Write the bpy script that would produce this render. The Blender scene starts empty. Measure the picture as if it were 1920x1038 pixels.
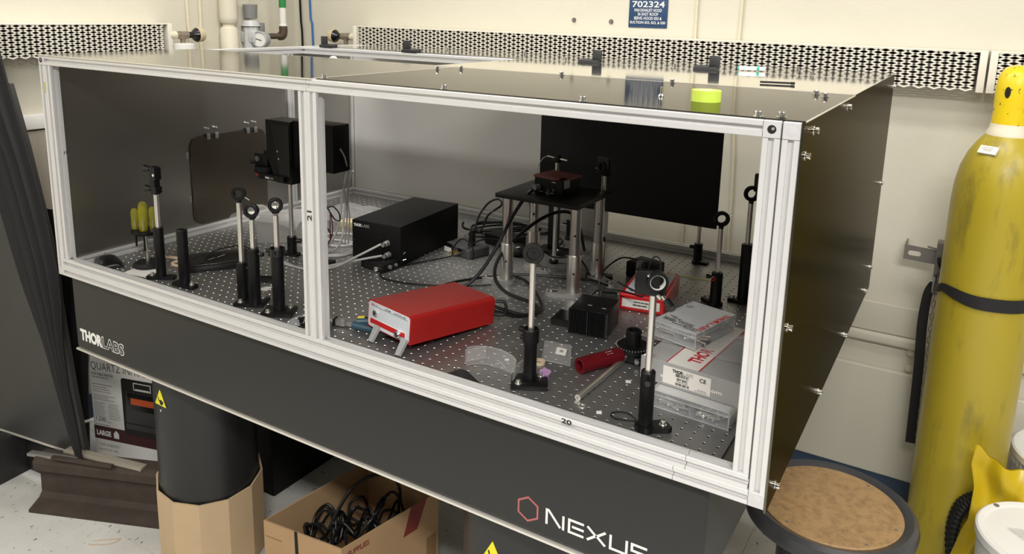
import bpy, bmesh, math, random
from mathutils import Matrix, Vector
random.seed(7)
PI = math.pi
FL = 900.0                      # table surface stands 900 mm above the floor; all lengths below are in mm
scene = bpy.context.scene
COL = scene.collection

# ------------------------------------------------------------------ camera, light, exposure
cam_d = bpy.data.cameras.new('camera'); cam = bpy.data.objects.new('camera', cam_d); COL.objects.link(cam)
cam.location = (0.31345, -1.22534, 0.73506 + FL / 1000)
cam.rotation_euler = (math.radians(78.3542), math.radians(-1.38015), math.radians(31.0734))
cam_d.sensor_width = 36.0
cam_d.lens = 36.0 * 1460.4 / 1920
cam_d.shift_y = -196.97 / 1920
cam_d.clip_start = 0.02
scene.camera = cam
scene.view_settings.view_transform = 'Standard'
scene.view_settings.look = 'None'
scene.view_settings.exposure = 0.12
scene.view_settings.gamma = 1.0
scene.view_settings.use_curve_mapping = False
w = bpy.data.worlds.new('world'); scene.world = w; w.use_nodes = True
w.node_tree.nodes['Background'].inputs[0].default_value = (1.0, 0.93, 0.82, 1)
w.node_tree.nodes['Background'].inputs[1].default_value = 0.03

def area(name, x, y, z, sx, sy, power, rot=(0, 0, 0), col=(1.0, 0.975, 0.93)):
    d = bpy.data.lights.new(name, 'AREA'); d.shape = 'RECTANGLE'; d.size = sx; d.size_y = sy
    d.energy = power; d.color = col
    o = bpy.data.objects.new(name, d); COL.objects.link(o); o.location = (x, y, z); o.rotation_euler = rot
    return o
area('ceiling_lamp', -1.3, -1.9, 2.78, 1.2, 0.3, 32)
area('ceiling_lamp', 0.9, -1.9, 2.78, 1.2, 0.3, 92)
area('ceiling_lamp', 1.9, -0.4, 2.78, 1.2, 0.3, 30)
area('ceiling_lamp', -1.5, 0.35, 2.78, 1.2, 0.3, 26)
area('ceiling_lamp', 0.2, 0.35, 2.78, 1.2, 0.3, 18)

# ------------------------------------------------------------------ materials
MATS = {}
def mat(name, col, rough=0.5, metal=0.0, bump=0.0, bscale=200.0, var=0.0, vscale=20.0, aniso=0.0, spec=0.5, stretch=None, tint=None, coat=0.0):
    m = bpy.data.materials.new(name); m.use_nodes = True; MATS[name] = m
    nt = m.node_tree; b = nt.nodes['Principled BSDF']
    b.inputs['Base Color'].default_value = (*col, 1)
    b.inputs['Roughness'].default_value = rough
    b.inputs['Metallic'].default_value = metal
    b.inputs['Specular IOR Level'].default_value = spec
    if aniso: b.inputs['Anisotropic'].default_value = aniso
    if tint: b.inputs['Specular Tint'].default_value = (*tint, 1)
    if coat: b.inputs['Coat Weight'].default_value = coat
    tc = None
    if bump or var:
        tc = nt.nodes.new('ShaderNodeTexCoord'); mp = nt.nodes.new('ShaderNodeMapping')
        nt.links.new(tc.outputs['Object'], mp.inputs[0])
        if stretch: mp.inputs['Scale'].default_value = stretch
    if bump:
        n = nt.nodes.new('ShaderNodeTexNoise'); n.inputs['Scale'].default_value = bscale; n.inputs['Detail'].default_value = 4
        bp = nt.nodes.new('ShaderNodeBump'); bp.inputs['Strength'].default_value = bump; bp.inputs['Distance'].default_value = 0.002
        nt.links.new(mp.outputs[0], n.inputs['Vector']); nt.links.new(n.outputs[0], bp.inputs['Height']); nt.links.new(bp.outputs[0], b.inputs['Normal'])
    if var:
        n = nt.nodes.new('ShaderNodeTexNoise'); n.inputs['Scale'].default_value = vscale; n.inputs['Detail'].default_value = 6
        r = nt.nodes.new('ShaderNodeMix'); r.data_type = 'RGBA'
        nt.links.new(mp.outputs[0], n.inputs['Vector']); nt.links.new(n.outputs[0], r.inputs[0])
        r.inputs[6].default_value = (*[c * (1 - var) for c in col], 1); r.inputs[7].default_value = (*[min(1, c * (1 + var)) for c in col], 1)
        nt.links.new(r.outputs[2], b.inputs['Base Color'])
    return m

def clear(name, col, opacity, rough=0.1):
    m = bpy.data.materials.new(name); m.use_nodes = True; MATS[name] = m
    nt = m.node_tree; b = nt.nodes['Principled BSDF']; out = nt.nodes['Material Output']
    b.inputs['Base Color'].default_value = (*col, 1); b.inputs['Roughness'].default_value = rough
    tr = nt.nodes.new('ShaderNodeBsdfTransparent'); mx = nt.nodes.new('ShaderNodeMixShader')
    lw = nt.nodes.new('ShaderNodeLayerWeight'); lw.inputs[0].default_value = 0.35
    ad = nt.nodes.new('ShaderNodeMath'); ad.operation = 'MULTIPLY_ADD'; ad.use_clamp = True
    ad.inputs[1].default_value = 0.4; ad.inputs[2].default_value = opacity
    nt.links.new(lw.outputs['Facing'], ad.inputs[0]); nt.links.new(ad.outputs[0], mx.inputs[0])
    nt.links.new(tr.outputs[0], mx.inputs[1]); nt.links.new(b.outputs[0], mx.inputs[2]); nt.links.new(mx.outputs[0], out.inputs['Surface'])
    return m

mat('wall', (0.69, 0.655, 0.55), 0.55, bump=0.5, bscale=38, var=0.05, vscale=5)
mat('lab_dark', (0.16, 0.155, 0.15), 0.7)
mat('wall_trim', (0.64, 0.61, 0.51), 0.5, bump=0.2, bscale=60)
mat('ceiling', (0.55, 0.54, 0.51), 0.9, bump=0.1)
mat('baseboard', (0.03, 0.055, 0.10), 0.45, var=0.1)
mat('alu', (0.72, 0.715, 0.715), 0.36, 0.35, var=0.04, vscale=30, stretch=(1, 1, 1))
mat('alu_cube', (0.66, 0.65, 0.67), 0.45, 0.35, bump=0.05)
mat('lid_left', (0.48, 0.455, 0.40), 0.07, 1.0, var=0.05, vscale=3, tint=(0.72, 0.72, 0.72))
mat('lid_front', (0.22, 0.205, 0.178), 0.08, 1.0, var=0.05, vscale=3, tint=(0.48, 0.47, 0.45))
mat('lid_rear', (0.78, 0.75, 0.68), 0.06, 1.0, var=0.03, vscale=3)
mat('panel_back', (0.74, 0.73, 0.70), 0.5, 0.35, var=0.05, vscale=2)
mat('panel_in', (0.42, 0.405, 0.38), 0.36, 1.0, var=0.05, vscale=2)
mat('panel_out', (0.135, 0.125, 0.094), 0.24, 1.0, var=0.05, vscale=2, tint=(0.3, 0.28, 0.24))
mat('door_metal', (0.20, 0.175, 0.14), 0.35, 1.0, var=0.05, vscale=2)
mat('edge', (0.85, 0.82, 0.75), 0.3, 0.6)
mat('table_steel', (0.34, 0.335, 0.33), 0.42, 0.82, bump=0.06, bscale=400, var=0.12, vscale=9)
mat('hole_rim', (0.60, 0.60, 0.59), 0.35, 1.0)
mat('black_paint', (0.0165, 0.016, 0.0155), 0.5, bump=0.08, bscale=500)
mat('black_leg', (0.016, 0.017, 0.018), 0.38, bump=0.05, bscale=300)
mat('black_anod', (0.0055, 0.0055, 0.006), 0.42, spec=0.3, bump=0.03, bscale=400)
mat('black_gloss', (0.008, 0.008, 0.009), 0.22)
mat('black_rubber', (0.010, 0.010, 0.010), 0.55, spec=0.35)
mat('black_box', (0.0035, 0.0035, 0.0037), 0.55, spec=0.22, bump=0.08, bscale=700)
mat('black_board', (0.006, 0.006, 0.0065), 0.8, bump=0.1, bscale=500)
mat('black_cloth', (0.012, 0.012, 0.0125), 0.75, bump=0.35, bscale=350)
mat('dark_sheet', (0.045, 0.044, 0.043), 0.38, var=0.35, vscale=4)
mat('dark', (0.004, 0.004, 0.004), 0.8)
mat('steel', (0.82, 0.795, 0.75), 0.28, 0.92, var=0.03)
mat('pillar_steel', (0.58, 0.56, 0.53), 0.36, 1.0, var=0.04)
mat('module_grey', (0.055, 0.055, 0.054), 0.45)
mat('chrome', (0.9, 0.9, 0.9), 0.12, 1.0)
mat('galv', (0.45, 0.44, 0.43), 0.45, 0.8, var=0.25, vscale=25)
mat('grey_strut', (0.22, 0.205, 0.185), 0.5, 0.4, var=0.2, vscale=30)
mat('fork_grey', (0.27, 0.262, 0.25), 0.5, 0.3, var=0.1)
mat('brass', (0.85, 0.62, 0.28), 0.25, 1.0)
mat('copper_brown', (0.10, 0.068, 0.045), 0.45, 0.3, var=0.2, vscale=40)
mat('red_case', (0.40, 0.014, 0.012), 0.38, bump=0.12, bscale=600, var=0.06, vscale=8)
mat('red_dark', (0.16, 0.006, 0.012), 0.35, 0.3)
mat('red_lid', (0.15, 0.02, 0.016), 0.4)
mat('red_plastic', (0.55, 0.012, 0.016), 0.35)
mat('red_print', (0.55, 0.03, 0.04), 0.5)
mat('hex_red', (0.42, 0.12, 0.12), 0.5)
mat('panel_grey', (0.66, 0.70, 0.75), 0.4)
mat('foot_grey', (0.36, 0.365, 0.37), 0.5)
mat('white', (0.82, 0.81, 0.78), 0.5)
mat('paper', (0.80, 0.77, 0.72), 0.7, var=0.03)
mat('print_white', (0.85, 0.84, 0.82), 0.5)
mat('print_black', (0.015, 0.015, 0.015), 0.6)
mat('print_grey', (0.35, 0.33, 0.32), 0.6)
mat('grey_card', (0.36, 0.355, 0.35), 0.65, bump=0.05, bscale=300)
mat('grille_white', (0.80, 0.76, 0.66), 0.45)
mat('fin_dark', (0.03, 0.028, 0.026), 0.6, 0.3)
mat('sign_blue', (0.018, 0.055, 0.14), 0.4, var=0.2, vscale=30)
mat('yellow_cyl', (0.58, 0.43, 0.018), 0.33, var=0.16, vscale=9, bump=0.08, bscale=60)
mat('yellow_cap', (0.78, 0.58, 0.012), 0.35, var=0.1, vscale=14)
mat('yellow_sticker', (0.85, 0.78, 0.02), 0.4)
mat('yellow_bag', (0.62, 0.44, 0.012), 0.32, var=0.1, vscale=12)
mat('yellow_tool', (0.72, 0.56, 0.06), 0.35)
mat('orange_red', (0.60, 0.10, 0.03), 0.4)
mat('neon_tape', (0.62, 0.80, 0.10), 0.4, bump=0.1, bscale=300)
mat('tape_line', (0.45, 0.48, 0.13), 0.5, var=0.15)
mat('blue_grip', (0.035, 0.085, 0.13), 0.4)
mat('kraft', (0.43, 0.275, 0.145), 0.8, bump=0.12, bscale=250, var=0.10, vscale=10)
mat('kraft_dark', (0.26, 0.15, 0.075), 0.8, bump=0.12, bscale=250, var=0.1, vscale=10)
mat('sleeve_tan', (0.56, 0.41, 0.25), 0.8, bump=0.1, bscale=250, var=0.06, vscale=12)
mat('wood_block', (0.66, 0.55, 0.33), 0.7, bump=0.2, bscale=120, var=0.1, vscale=60)
mat('cork', (0.46, 0.27, 0.105), 0.5, bump=0.15, bscale=90, var=0.22, vscale=38)
mat('stool_ring', (0.045, 0.046, 0.05), 0.36, coat=0.15)
mat('rust', (0.050, 0.036, 0.027), 0.75, bump=0.6, bscale=45, var=0.45, vscale=22)
mat('maroon', (0.055, 0.012, 0.012), 0.5)
mat('tape_red', (0.20, 0.028, 0.022), 0.45)
mat('wire_grey', (0.40, 0.39, 0.38), 0.45)
mat('wire_black', (0.006, 0.006, 0.006), 0.42, spec=0.35)
mat('wire_red', (0.10, 0.02, 0.02), 0.4)
mat('wire_blue', (0.05, 0.15, 0.42), 0.4)
mat('cream', (0.74, 0.68, 0.52), 0.45)
mat('pipe_white', (0.76, 0.71, 0.58), 0.6, bump=0.4, bscale=30)
mat('green_tag', (0.02, 0.24, 0.06), 0.4)
mat('reg_grey', (0.40, 0.41, 0.42), 0.45)
mat('reg_light', (0.58, 0.59, 0.60), 0.4)
mat('reg_dark', (0.23, 0.23, 0.23), 0.5)
mat('valve_taupe', (0.33, 0.28, 0.23), 0.4, 0.6)
mat('ivory', (0.62, 0.52, 0.33), 0.6)
mat('green_ink', (0.02, 0.42, 0.30), 0.4)
mat('hinge_black', (0.022, 0.023, 0.025), 0.45)
mat('stone', (0.30, 0.27, 0.22), 0.4, var=0.25, vscale=6, stretch=(1, 8, 1))
mat('pink', (0.62, 0.36, 0.66), 0.4)
mat('washer', (0.66, 0.52, 0.36), 0.4)
mat('rubber_tan', (0.55, 0.42, 0.30), 0.6)
mat('screwdriver', (0.62, 0.56, 0.02), 0.18)
mat('block_grey', (0.30, 0.295, 0.28), 0.55, 0.3)
mat('mirror', (0.75, 0.75, 0.72), 0.15, 1.0)
clear('acrylic', (0.80, 0.82, 0.84), 0.06, 0.12)
clear('acrylic_frost', (0.72, 0.74, 0.76), 0.16, 0.2)
clear('card_frost', (0.74, 0.74, 0.73), 0.45, 0.3)
clear('film', (0.82, 0.82, 0.82), 0.05, 0.12)
clear('film_hazy', (0.62, 0.61, 0.59), 0.16, 0.25)
clear('glass_spec', (0.85, 0.85, 0.86), 0.13, 0.08)
clear('amber', (0.42, 0.38, 0.012), 0.30, 0.1)

def tile_mat():
    m = bpy.data.materials.new('floor_tile'); m.use_nodes = True; MATS['floor_tile'] = m
    nt = m.node_tree; b = nt.nodes['Principled BSDF']; b.inputs['Roughness'].default_value = 0.38
    g = nt.nodes.new('ShaderNodeNewGeometry')
    mp = nt.nodes.new('ShaderNodeMapping'); mp.inputs['Scale'].default_value = (1, 0.45, 1); mp.inputs['Rotation'].default_value = (0, 0, 0.5)
    nt.links.new(g.outputs['Position'], mp.inputs[0])
    v = nt.nodes.new('ShaderNodeTexNoise'); v.inputs['Scale'].default_value = 75; v.inputs['Detail'].default_value = 2
    nt.links.new(mp.outputs[0], v.inputs['Vector'])
    r = nt.nodes.new('ShaderNodeValToRGB'); r.color_ramp.elements[0].position = 0.29; r.color_ramp.elements[0].color = (0.16, 0.15, 0.14, 1)
    r.color_ramp.elements[1].position = 0.34; r.color_ramp.elements[1].color = (0.78, 0.77, 0.735, 1)
    nt.links.new(v.outputs[0], r.inputs[0])
    v2 = nt.nodes.new('ShaderNodeTexNoise'); v2.inputs['Scale'].default_value = 7; v2.inputs['Detail'].default_value = 5
    nt.links.new(g.outputs['Position'], v2.inputs['Vector'])
    mx = nt.nodes.new('ShaderNodeMix'); mx.data_type = 'RGBA'; mx.blend_type = 'MULTIPLY'; mx.inputs[0].default_value = 0.35
    nt.links.new(r.outputs[0], mx.inputs[6]); nt.links.new(v2.outputs[0], mx.inputs[7]); nt.links.new(mx.outputs[2], b.inputs['Base Color'])
tile_mat()

def scuffed(name, col, mark, scale, lo, hi, stretch=(1, 1, 1), rough=0.35):
    m = bpy.data.materials.new(name); m.use_nodes = True; MATS[name] = m
    nt = m.node_tree; b = nt.nodes['Principled BSDF']; b.inputs['Roughness'].default_value = rough
    tc = nt.nodes.new('ShaderNodeTexCoord'); mp = nt.nodes.new('ShaderNodeMapping'); mp.inputs['Scale'].default_value = stretch
    nt.links.new(tc.outputs['Object'], mp.inputs[0])
    n = nt.nodes.new('ShaderNodeTexNoise'); n.inputs['Scale'].default_value = scale; n.inputs['Detail'].default_value = 5; n.inputs['Roughness'].default_value = 0.65
    nt.links.new(mp.outputs[0], n.inputs['Vector'])
    r = nt.nodes.new('ShaderNodeValToRGB'); r.color_ramp.elements[0].position = lo; r.color_ramp.elements[0].color = (*col, 1)
    r.color_ramp.elements[1].position = hi; r.color_ramp.elements[1].color = (*mark, 1)
    nt.links.new(n.outputs[0], r.inputs[0]); nt.links.new(r.outputs[0], b.inputs['Base Color'])
scuffed('cyl_paint', (0.43, 0.335, 0.025), (0.24, 0.19, 0.03), 18, 0.54, 0.74, (1, 1, 0.25))
scuffed('cap_paint', (0.80, 0.58, 0.012), (0.08, 0.05, 0.02), 55, 0.62, 0.645)
scuffed('cork_top', (0.42, 0.262, 0.122), (0.19, 0.11, 0.05), 48, 0.42, 0.85, rough=0.5)

# ------------------------------------------------------------------ mesh builder
def T(x, y, z): return Matrix.Translation((x, y, z))
def R(a, ax): return Matrix.Rotation(math.radians(a), 4, ax)
FRONT = R(90, 'X')              # xy drawing plane -> plane facing -y
def frame(p, q):
    p, q = Vector(p), Vector(q); d = (q - p)
    return Matrix.Translation(p) @ d.to_track_quat('Z', 'Y').to_matrix().to_4x4(), d.length

class B:
    def __init__(s): s.bm = bmesh.new(); s.X = Matrix.Identity(4)
    def at(s, m): s.X = m; return s
    def _v(s, co, m=None): return s.bm.verts.new(s.X @ ((m @ Vector(co)) if m else Vector(co)))
    def _f(s, vs):
        try: return s.bm.faces.new(vs)
        except ValueError: return None
    def box(s, x0, y0, z0, x1, y1, z1, bev=0, seg=2):
        t = bmesh.new(); bmesh.ops.create_cube(t, size=1)
        bmesh.ops.transform(t, matrix=T((x0+x1)/2, (y0+y1)/2, (z0+z1)/2) @ Matrix.Diagonal((x1-x0, y1-y0, z1-z0, 1)), verts=t.verts)
        if bev: bmesh.ops.bevel(t, geom=t.edges[:] , offset=bev, segments=seg, profile=0.5, affect='EDGES')
        return s.merge(t)
    def merge(s, t):
        mp = {v: s.bm.verts.new(s.X @ v.co) for v in t.verts}
        for f in t.faces: s._f([mp[v] for v in f.verts])
        t.free(); return s
    def lathe(s, prof, m=None, n=24, close=False, arc=2*PI, a0=0):
        full = abs(arc - 2*PI) < 1e-6; k = n if full else n + 1
        rings = []
        for r, z in prof:
            if abs(r) < 1e-6: rings.append([s._v((0, 0, z), m)])
            else: rings.append([s._v((r*math.cos(a0+arc*i/n), r*math.sin(a0+arc*i/n), z), m) for i in range(k)])
        if close: rings.append(rings[0])
        for a, b in zip(rings, rings[1:]):
            for i in range(n):
                j = (i+1) % k
                if len(a) == 1 and len(b) == 1: continue
                if len(a) == 1: s._f([a[0], b[j], b[i]][::-1])
                elif len(b) == 1: s._f([a[i], a[j], b[0]])
                else: s._f([a[i], a[j], b[j], b[i]])
        return s
    def cyl(s, p, q, r, r2=None, n=20, ch=0):
        m, L = frame(p, q); r2 = r if r2 is None else r2
        pr = [(0, 0), (r-ch, 0), (r, ch), (r2, L-ch), (r2-ch, L), (0, L)] if ch else [(0, 0), (r, 0), (r2, L), (0, L)]
        return s.lathe(pr, m, n)
    def pipe(s, p, q, r, ri, n=24):
        m, L = frame(p, q)
        return s.lathe([(r, 0), (r, L), (ri, L), (ri, 0)], m, n, close=True)
    def torus(s, m, R_, r, n=28, k=10, flat=1.0):
        return s.lathe([(R_ + r*math.cos(2*PI*i/k), flat*r*math.sin(2*PI*i/k)) for i in range(k)], m, n, close=True)
    def ball(s, c, r, n=16, k=8, sz=1.0):
        return s.lathe([(r*math.sin(PI*i/k), -r*sz*math.cos(PI*i/k)) for i in range(k+1)], T(*c), n)
    def prism(s, poly, h, m=None, z0=0):
        a = [s._v((x, y, z0), m) for x, y in poly]; b = [s._v((x, y, z0+h), m) for x, y in poly]
        n = len(poly); s._f(a[::-1]); s._f(b)
        for i in range(n): s._f([a[i], a[(i+1) % n], b[(i+1) % n], b[i]])
        return s
    def quadbox(s, lo, hi):      # 4 lower + 4 upper corners
        a = [s._v(p) for p in lo]; b = [s._v(p) for p in hi]
        s._f(a[::-1]); s._f(b)
        for i in range(4): s._f([a[i], a[(i+1) % 4], b[(i+1) % 4], b[i]])
        return s
    def tube(s, pts, r, n=8, sm=5):
        P = spline(pts, sm) if sm else [Vector(p) for p in pts]
        up = Vector((0, 0, 1)); rings = []; prev = None
        for i, p in enumerate(P):
            d = (P[min(i+1, len(P)-1)] - P[max(i-1, 0)])
            if d.length < 1e-6: d = Vector((0, 0, 1))
            d.normalize()
            a = prev if prev is not None else (up if abs(d.z) < 0.9 else Vector((1, 0, 0)))
            a = (a - d * a.dot(d)); a = a.normalized() if a.length > 1e-6 else d.orthogonal().normalized()
            b = d.cross(a); prev = a
            rings.append([s._v(p + a*r*math.cos(2*PI*k/n) + b*r*math.sin(2*PI*k/n)) for k in range(n)])
        for a, b in zip(rings, rings[1:]):
            for k in range(n): s._f([a[k], a[(k+1) % n], b[(k+1) % n], b[k]])
        s._f(rings[0][::-1]); s._f(rings[-1]); return s
    def grid(s, fn, nu, nv, thick=0):
        V = [[s._v(fn(i/nu, j/nv)) for j in range(nv+1)] for i in range(nu+1)]
        for i in range(nu):
            for j in range(nv): s._f([V[i][j], V[i+1][j], V[i+1][j+1], V[i][j+1]])
        return s
    def ribbon(s, pts, wd, h, m=None):       # flat strokes (mitred) in the xy plane, thickness h
        P = [Vector((*p, 0)) for p in pts]; L = []; Rr = []
        for i, p in enumerate(P):
            d1 = (P[i]-P[i-1]).normalized() if i else (P[1]-P[0]).normalized()
            d2 = (P[i+1]-P[i]).normalized() if i < len(P)-1 else d1
            n1 = Vector((-d1.y, d1.x, 0)); n2 = Vector((-d2.y, d2.x, 0)); mm = (n1+n2).normalized()
            k = wd/2/max(0.35, mm.dot(n1)); L.append(p+mm*k); Rr.append(p-mm*k)
        for i in range(len(P)-1):
            s.prism([tuple(v.xy) for v in (Rr[i], Rr[i+1], L[i+1], L[i])], h, m)
        return s
    def out(s, name, material, parent=None, label=None, angle=32, solid=0, kind=None, loc=None, mats=None):
        bm = s.bm
        bmesh.ops.remove_doubles(bm, verts=bm.verts, dist=1e-4)
        bmesh.ops.recalc_face_normals(bm, faces=bm.faces)
        if solid: bmesh.ops.solidify(bm, geom=bm.faces[:], thickness=solid)
        bm.normal_update()
        lim = math.radians(angle)
        for e in bm.edges: e.smooth = len(e.link_faces) == 2 and e.calc_face_angle(0) < lim
        for f in bm.faces: f.smooth = True
        bmesh.ops.transform(bm, matrix=Matrix.Scale(0.001, 4), verts=bm.verts)
        me = bpy.data.meshes.new(name); bm.to_mesh(me); bm.free()
        me.materials.append(MATS[material])
        for k in mats or []: me.materials.append(MATS[k])
        return link(name, me, parent, label, kind, loc)

def link(name, me, parent=None, label=None, kind=None, loc=None):
    o = bpy.data.objects.new(name, me); COL.objects.link(o)
    if parent: o.parent = parent
    if loc: o.location = (loc[0]/1000, loc[1]/1000, (loc[2] + (0 if parent else FL))/1000)
    elif not parent: o.location = (0, 0, FL/1000)
    if label: o['label'] = label
    if kind: o['kind'] = kind
    return o
def thing(name, label, cat, x=0, y=0, z=0, rot=0, group=None):
    o = bpy.data.objects.new(name, None); COL.objects.link(o); o.empty_display_size = 0.02
    o.location = (x/1000, y/1000, (z+FL)/1000); o.rotation_euler = (0, 0, math.radians(rot))
    return tag(o, label, cat, group)
def tag(o, label, cat, group=None):
    o['label'] = label; o['category'] = cat
    if group: o['group'] = group
    return o
def struct(o): o['kind'] = 'structure'; return o
def share(name, src, parent, m, label=None):       # another piece sharing mesh data
    o = bpy.data.objects.new(name, src.data); COL.objects.link(o); o.parent = parent
    mm = m.copy(); mm.translation = mm.translation / 1000; o.matrix_local = mm
    if label: o['label'] = label
    return o
def spline(pts, k=5):
    P = [Vector(p) for p in pts]
    if len(P) < 3: return P
    out = []
    for i in range(len(P)-1):
        a, b, c, d = P[max(i-1, 0)], P[i], P[i+1], P[min(i+2, len(P)-1)]
        for j in range(k):
            t = j/k
            out.append(0.5*((2*b) + (c-a)*t + (2*a-5*b+4*c-d)*t*t + (3*b-a-3*c+d)*t**3))
    return out + [P[-1]]
def arcpoly(cx, cy, r, a0, a1, n): return [(cx+r*math.cos(math.radians(a0+(a1-a0)*i/n)), cy+r*math.sin(math.radians(a0+(a1-a0)*i/n))) for i in range(n+1)]
def rrect(x0, y0, x1, y1, r, n=5):
    return arcpoly(x1-r, y1-r, r, 0, 90, n)+arcpoly(x0+r, y1-r, r, 90, 180, n)+arcpoly(x0+r, y0+r, r, 180, 270, n)+arcpoly(x1-r, y0+r, r, 270, 360, n)
def text(name, s, wd, h, material, parent, m, bold=0.0, th=0.3, label=None):
    cu = bpy.data.curves.new('t', 'FONT'); cu.body = s; cu.size = 1; cu.offset = bold; cu.extrude = 0.002; cu.resolution_u = 3
    o = bpy.data.objects.new('t', cu); COL.objects.link(o)
    dg = bpy.context.evaluated_depsgraph_get(); dg.update()
    me = bpy.data.meshes.new_from_object(o.evaluated_get(dg)); bpy.data.objects.remove(o); bpy.data.curves.remove(cu)
    me.name = name
    xs = [v.co.x for v in me.vertices]; ys = [v.co.y for v in me.vertices]
    sx = wd/(max(xs)-min(xs)); sy = h/(max(ys)-min(ys)); x0 = min(xs); y0 = min(ys)
    for v in me.vertices:
        p = m @ Vector(((v.co.x-x0)*sx, (v.co.y-y0)*sy, (v.co.z+0.002)/0.004*th)); v.co = p/1000
    me.materials.clear(); me.materials.append(MATS[material])
    return link(name, me, parent, label)
def printlines(parent, m, rows, material='print_grey', name='print_lines', th=0.25):   # small print too fine to read: rows = (x, y, length, height)
    b = B().at(m)
    for x, y, L, h in rows:
        q = x
        while q < x + L:
            wl = min(random.uniform(2.5, 7)*h*0.7, x+L-q); b.box(q, y, 0, q+wl, y+h, th); q += wl + h*0.5
    return b.out(name, material, parent, kind='stuff')
def socket_screw(b, x, y, z, r=4.6, h=6, washer=0):
    if washer: b.lathe([(0, z), (washer, z), (washer, z+1.2), (0, z+1.2)], T(x, y, 0), 16); z += 1.2
    b.lathe([(0, z), (r, z), (r, z+h-0.6), (r-0.6, z+h), (r*0.55, z+h), (r*0.55, z+h*0.45), (0, z+h*0.45)], T(x, y, 0), 14)
    return b

# ================================================================== the room
XW, YW = -2580, 1540
fl = struct(B().box(-2640, -4060, -930, 3060, 1600, -903).out('floor', 'floor_tile'))
tile = None
for i in range(13):
    for j in range(12):
        x, y = XW + 152.4 + 304.8*i, YW - 152.4 - 304.8*j
        if tile is None:
            tile = B().box(-151.9, -151.9, 0, 151.9, 151.9, 3.0, 0.5, 1).out('floor_tile', 'floor_tile', fl)
            tile.matrix_local = T(x/1000, y/1000, -0.903)
        else: share('floor_tile', tile, fl, T(x, y, -903))
struct(B().box(XW-60, YW, -900, 3060, YW+60, 1900).out('wall_back', 'wall'))
struct(B().box(XW-60, -4060, -900, XW, YW, 1900).out('wall_left', 'wall'))
struct(B().box(3000, -4060, -900, 3060, YW, 1900).out('wall_right', 'lab_dark'))
struct(B().box(XW, -4060, -900, 3000, -4000, 1900).out('wall_front', 'lab_dark'))
struct(B().box(-2640, -4060, 1900, 3060, 1600, 1940).out('ceiling', 'ceiling'))
struct(B().box(XW, YW-8, -900, 3000, YW, -800, 2).out('baseboard_back', 'baseboard'))
struct(B().box(XW, -4000, -900, XW+8, YW-8, -800, 2).out('baseboard_left', 'baseboard'))
# stepped plaster bands low on the back wall
struct(B().box(XW, YW-26, -328, 3000, YW, -292, 10, 3).out('trim_1', 'wall_trim'))
struct(B().box(XW, YW-18, -800, 3000, YW, -415, 8, 3).out('trim_2', 'wall_trim'))
struct(B().box(XW, YW-12, -292, 3000, YW, -187, 6, 3).out('trim_3', 'wall_trim'))
struct(B().box(XW, -600, 282, XW+30, 700, 334, 3).out('trim_4', 'white'))
struct(B().box(XW, 60, -500, XW+22, 900, 276, 3).out('trim_5', 'stone'))
b = B()
for z in (-340, -395): b.at(T(225, YW-14, z) @ R(90, 'X')).lathe([(0, 3), (9, 3), (12, 0), (0, 0)], None, 14).at(Matrix.Identity(4))
tag(b.out('wall_plug', 'wall_trim'), 'pair of round screw plugs low on the wall left of the yellow gas cylinder', 'wall plug')
for k, (x, z) in enumerate(((-1071, 707), (-914, 705))):
    b = B().at(T(x, YW, z) @ R(90, 'X'))
    b.lathe([(0, 1), (5, 1), (8, 3), (10, 0), (0, 0)], None, 12).cyl((1, 0, 2), (5, -3, 14), 2.5, n=8)
    tag(b.out('wall_anchor', 'grey_strut'), 'small broken screw anchor in the wall, %s' % ('left of two, further from the blue sign' if k == 0 else 'right of two, nearer the blue sign'), 'wall anchor')

def radiator(name, x0, x1, z0, z1, y, label, m=Matrix.Identity(4)):
    t = thing(name, label, 'radiator')
    t.matrix_local = T(0, 0, FL/1000) @ m
    b = B(); pitch, rows = 41.0, 14; dz = (z1-z0-4)/rows; n = int((x1-x0-36)/pitch*2); xs = x0+18
    for r in range(rows+1):
        zc = z0 + 2 + dz*r
        for k in range(n*2):
            def wz(u): return dz*0.5*math.sin(2*PI*u/pitch) * (1 if r % 2 else -1)
            xa, xb = xs+pitch/4*k, xs+pitch/4*(k+1); za, zb = zc+wz(xa-xs+pitch/4), zc+wz(xb-xs+pitch/4)
            hh = 2.6
            b.quadbox([(xa, y, za-hh), (xb, y, zb-hh), (xb, y+3, zb-hh), (xa, y+3, za-hh)], [(xa, y, za+hh), (xb, y, zb+hh), (xb, y+3, zb+hh), (xa, y+3, za+hh)])
    b.out('mesh_screen', 'grille_white', t, kind='stuff')
    for xa in (x0, x1-20): B().box(xa, y-2, z0-6, xa+20, y+95, z1+2, 1.5).out('end_bar', 'grille_white', t)
    B().box(x0, y-1, z1-2, x1, y+98, z1+3, 1).out('top_cover', 'grille_white', t)
    B().box(x0+25, y+45, z0+24, x1-25, y+55, z0+86).box(x0+25, y+88, z0, x1-25, y+92, z1-4).out('dark_backing', 'fin_dark', t)  # dark core and sheet added so the cavity behind the mesh looks black
    b = B(); k = int((x1-x0-60)/14)
    for i in range(k): b.box(x0+30+14*i, y+22, z0+14, x0+31.2+14*i, y+84, z1-14)
    b.out('fin', 'fin_dark', t, kind='stuff')
    return t
radiator('radiator_cover', -2120, 322, 540, 652, 1440, 'long cream expanded-metal radiator cover on the back wall behind the enclosure')
radiator('radiator_cover', 328, 1500, 540, 652, 1440, 'expanded-metal radiator cover at the right, behind the yellow gas cylinder')
radiator('radiator_cover', -420, 783, 540, 652, -100, 'expanded-metal radiator cover on the left wall above the black curtain', T(-2.580, 0, 0) @ R(90, 'Z'))

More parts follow.
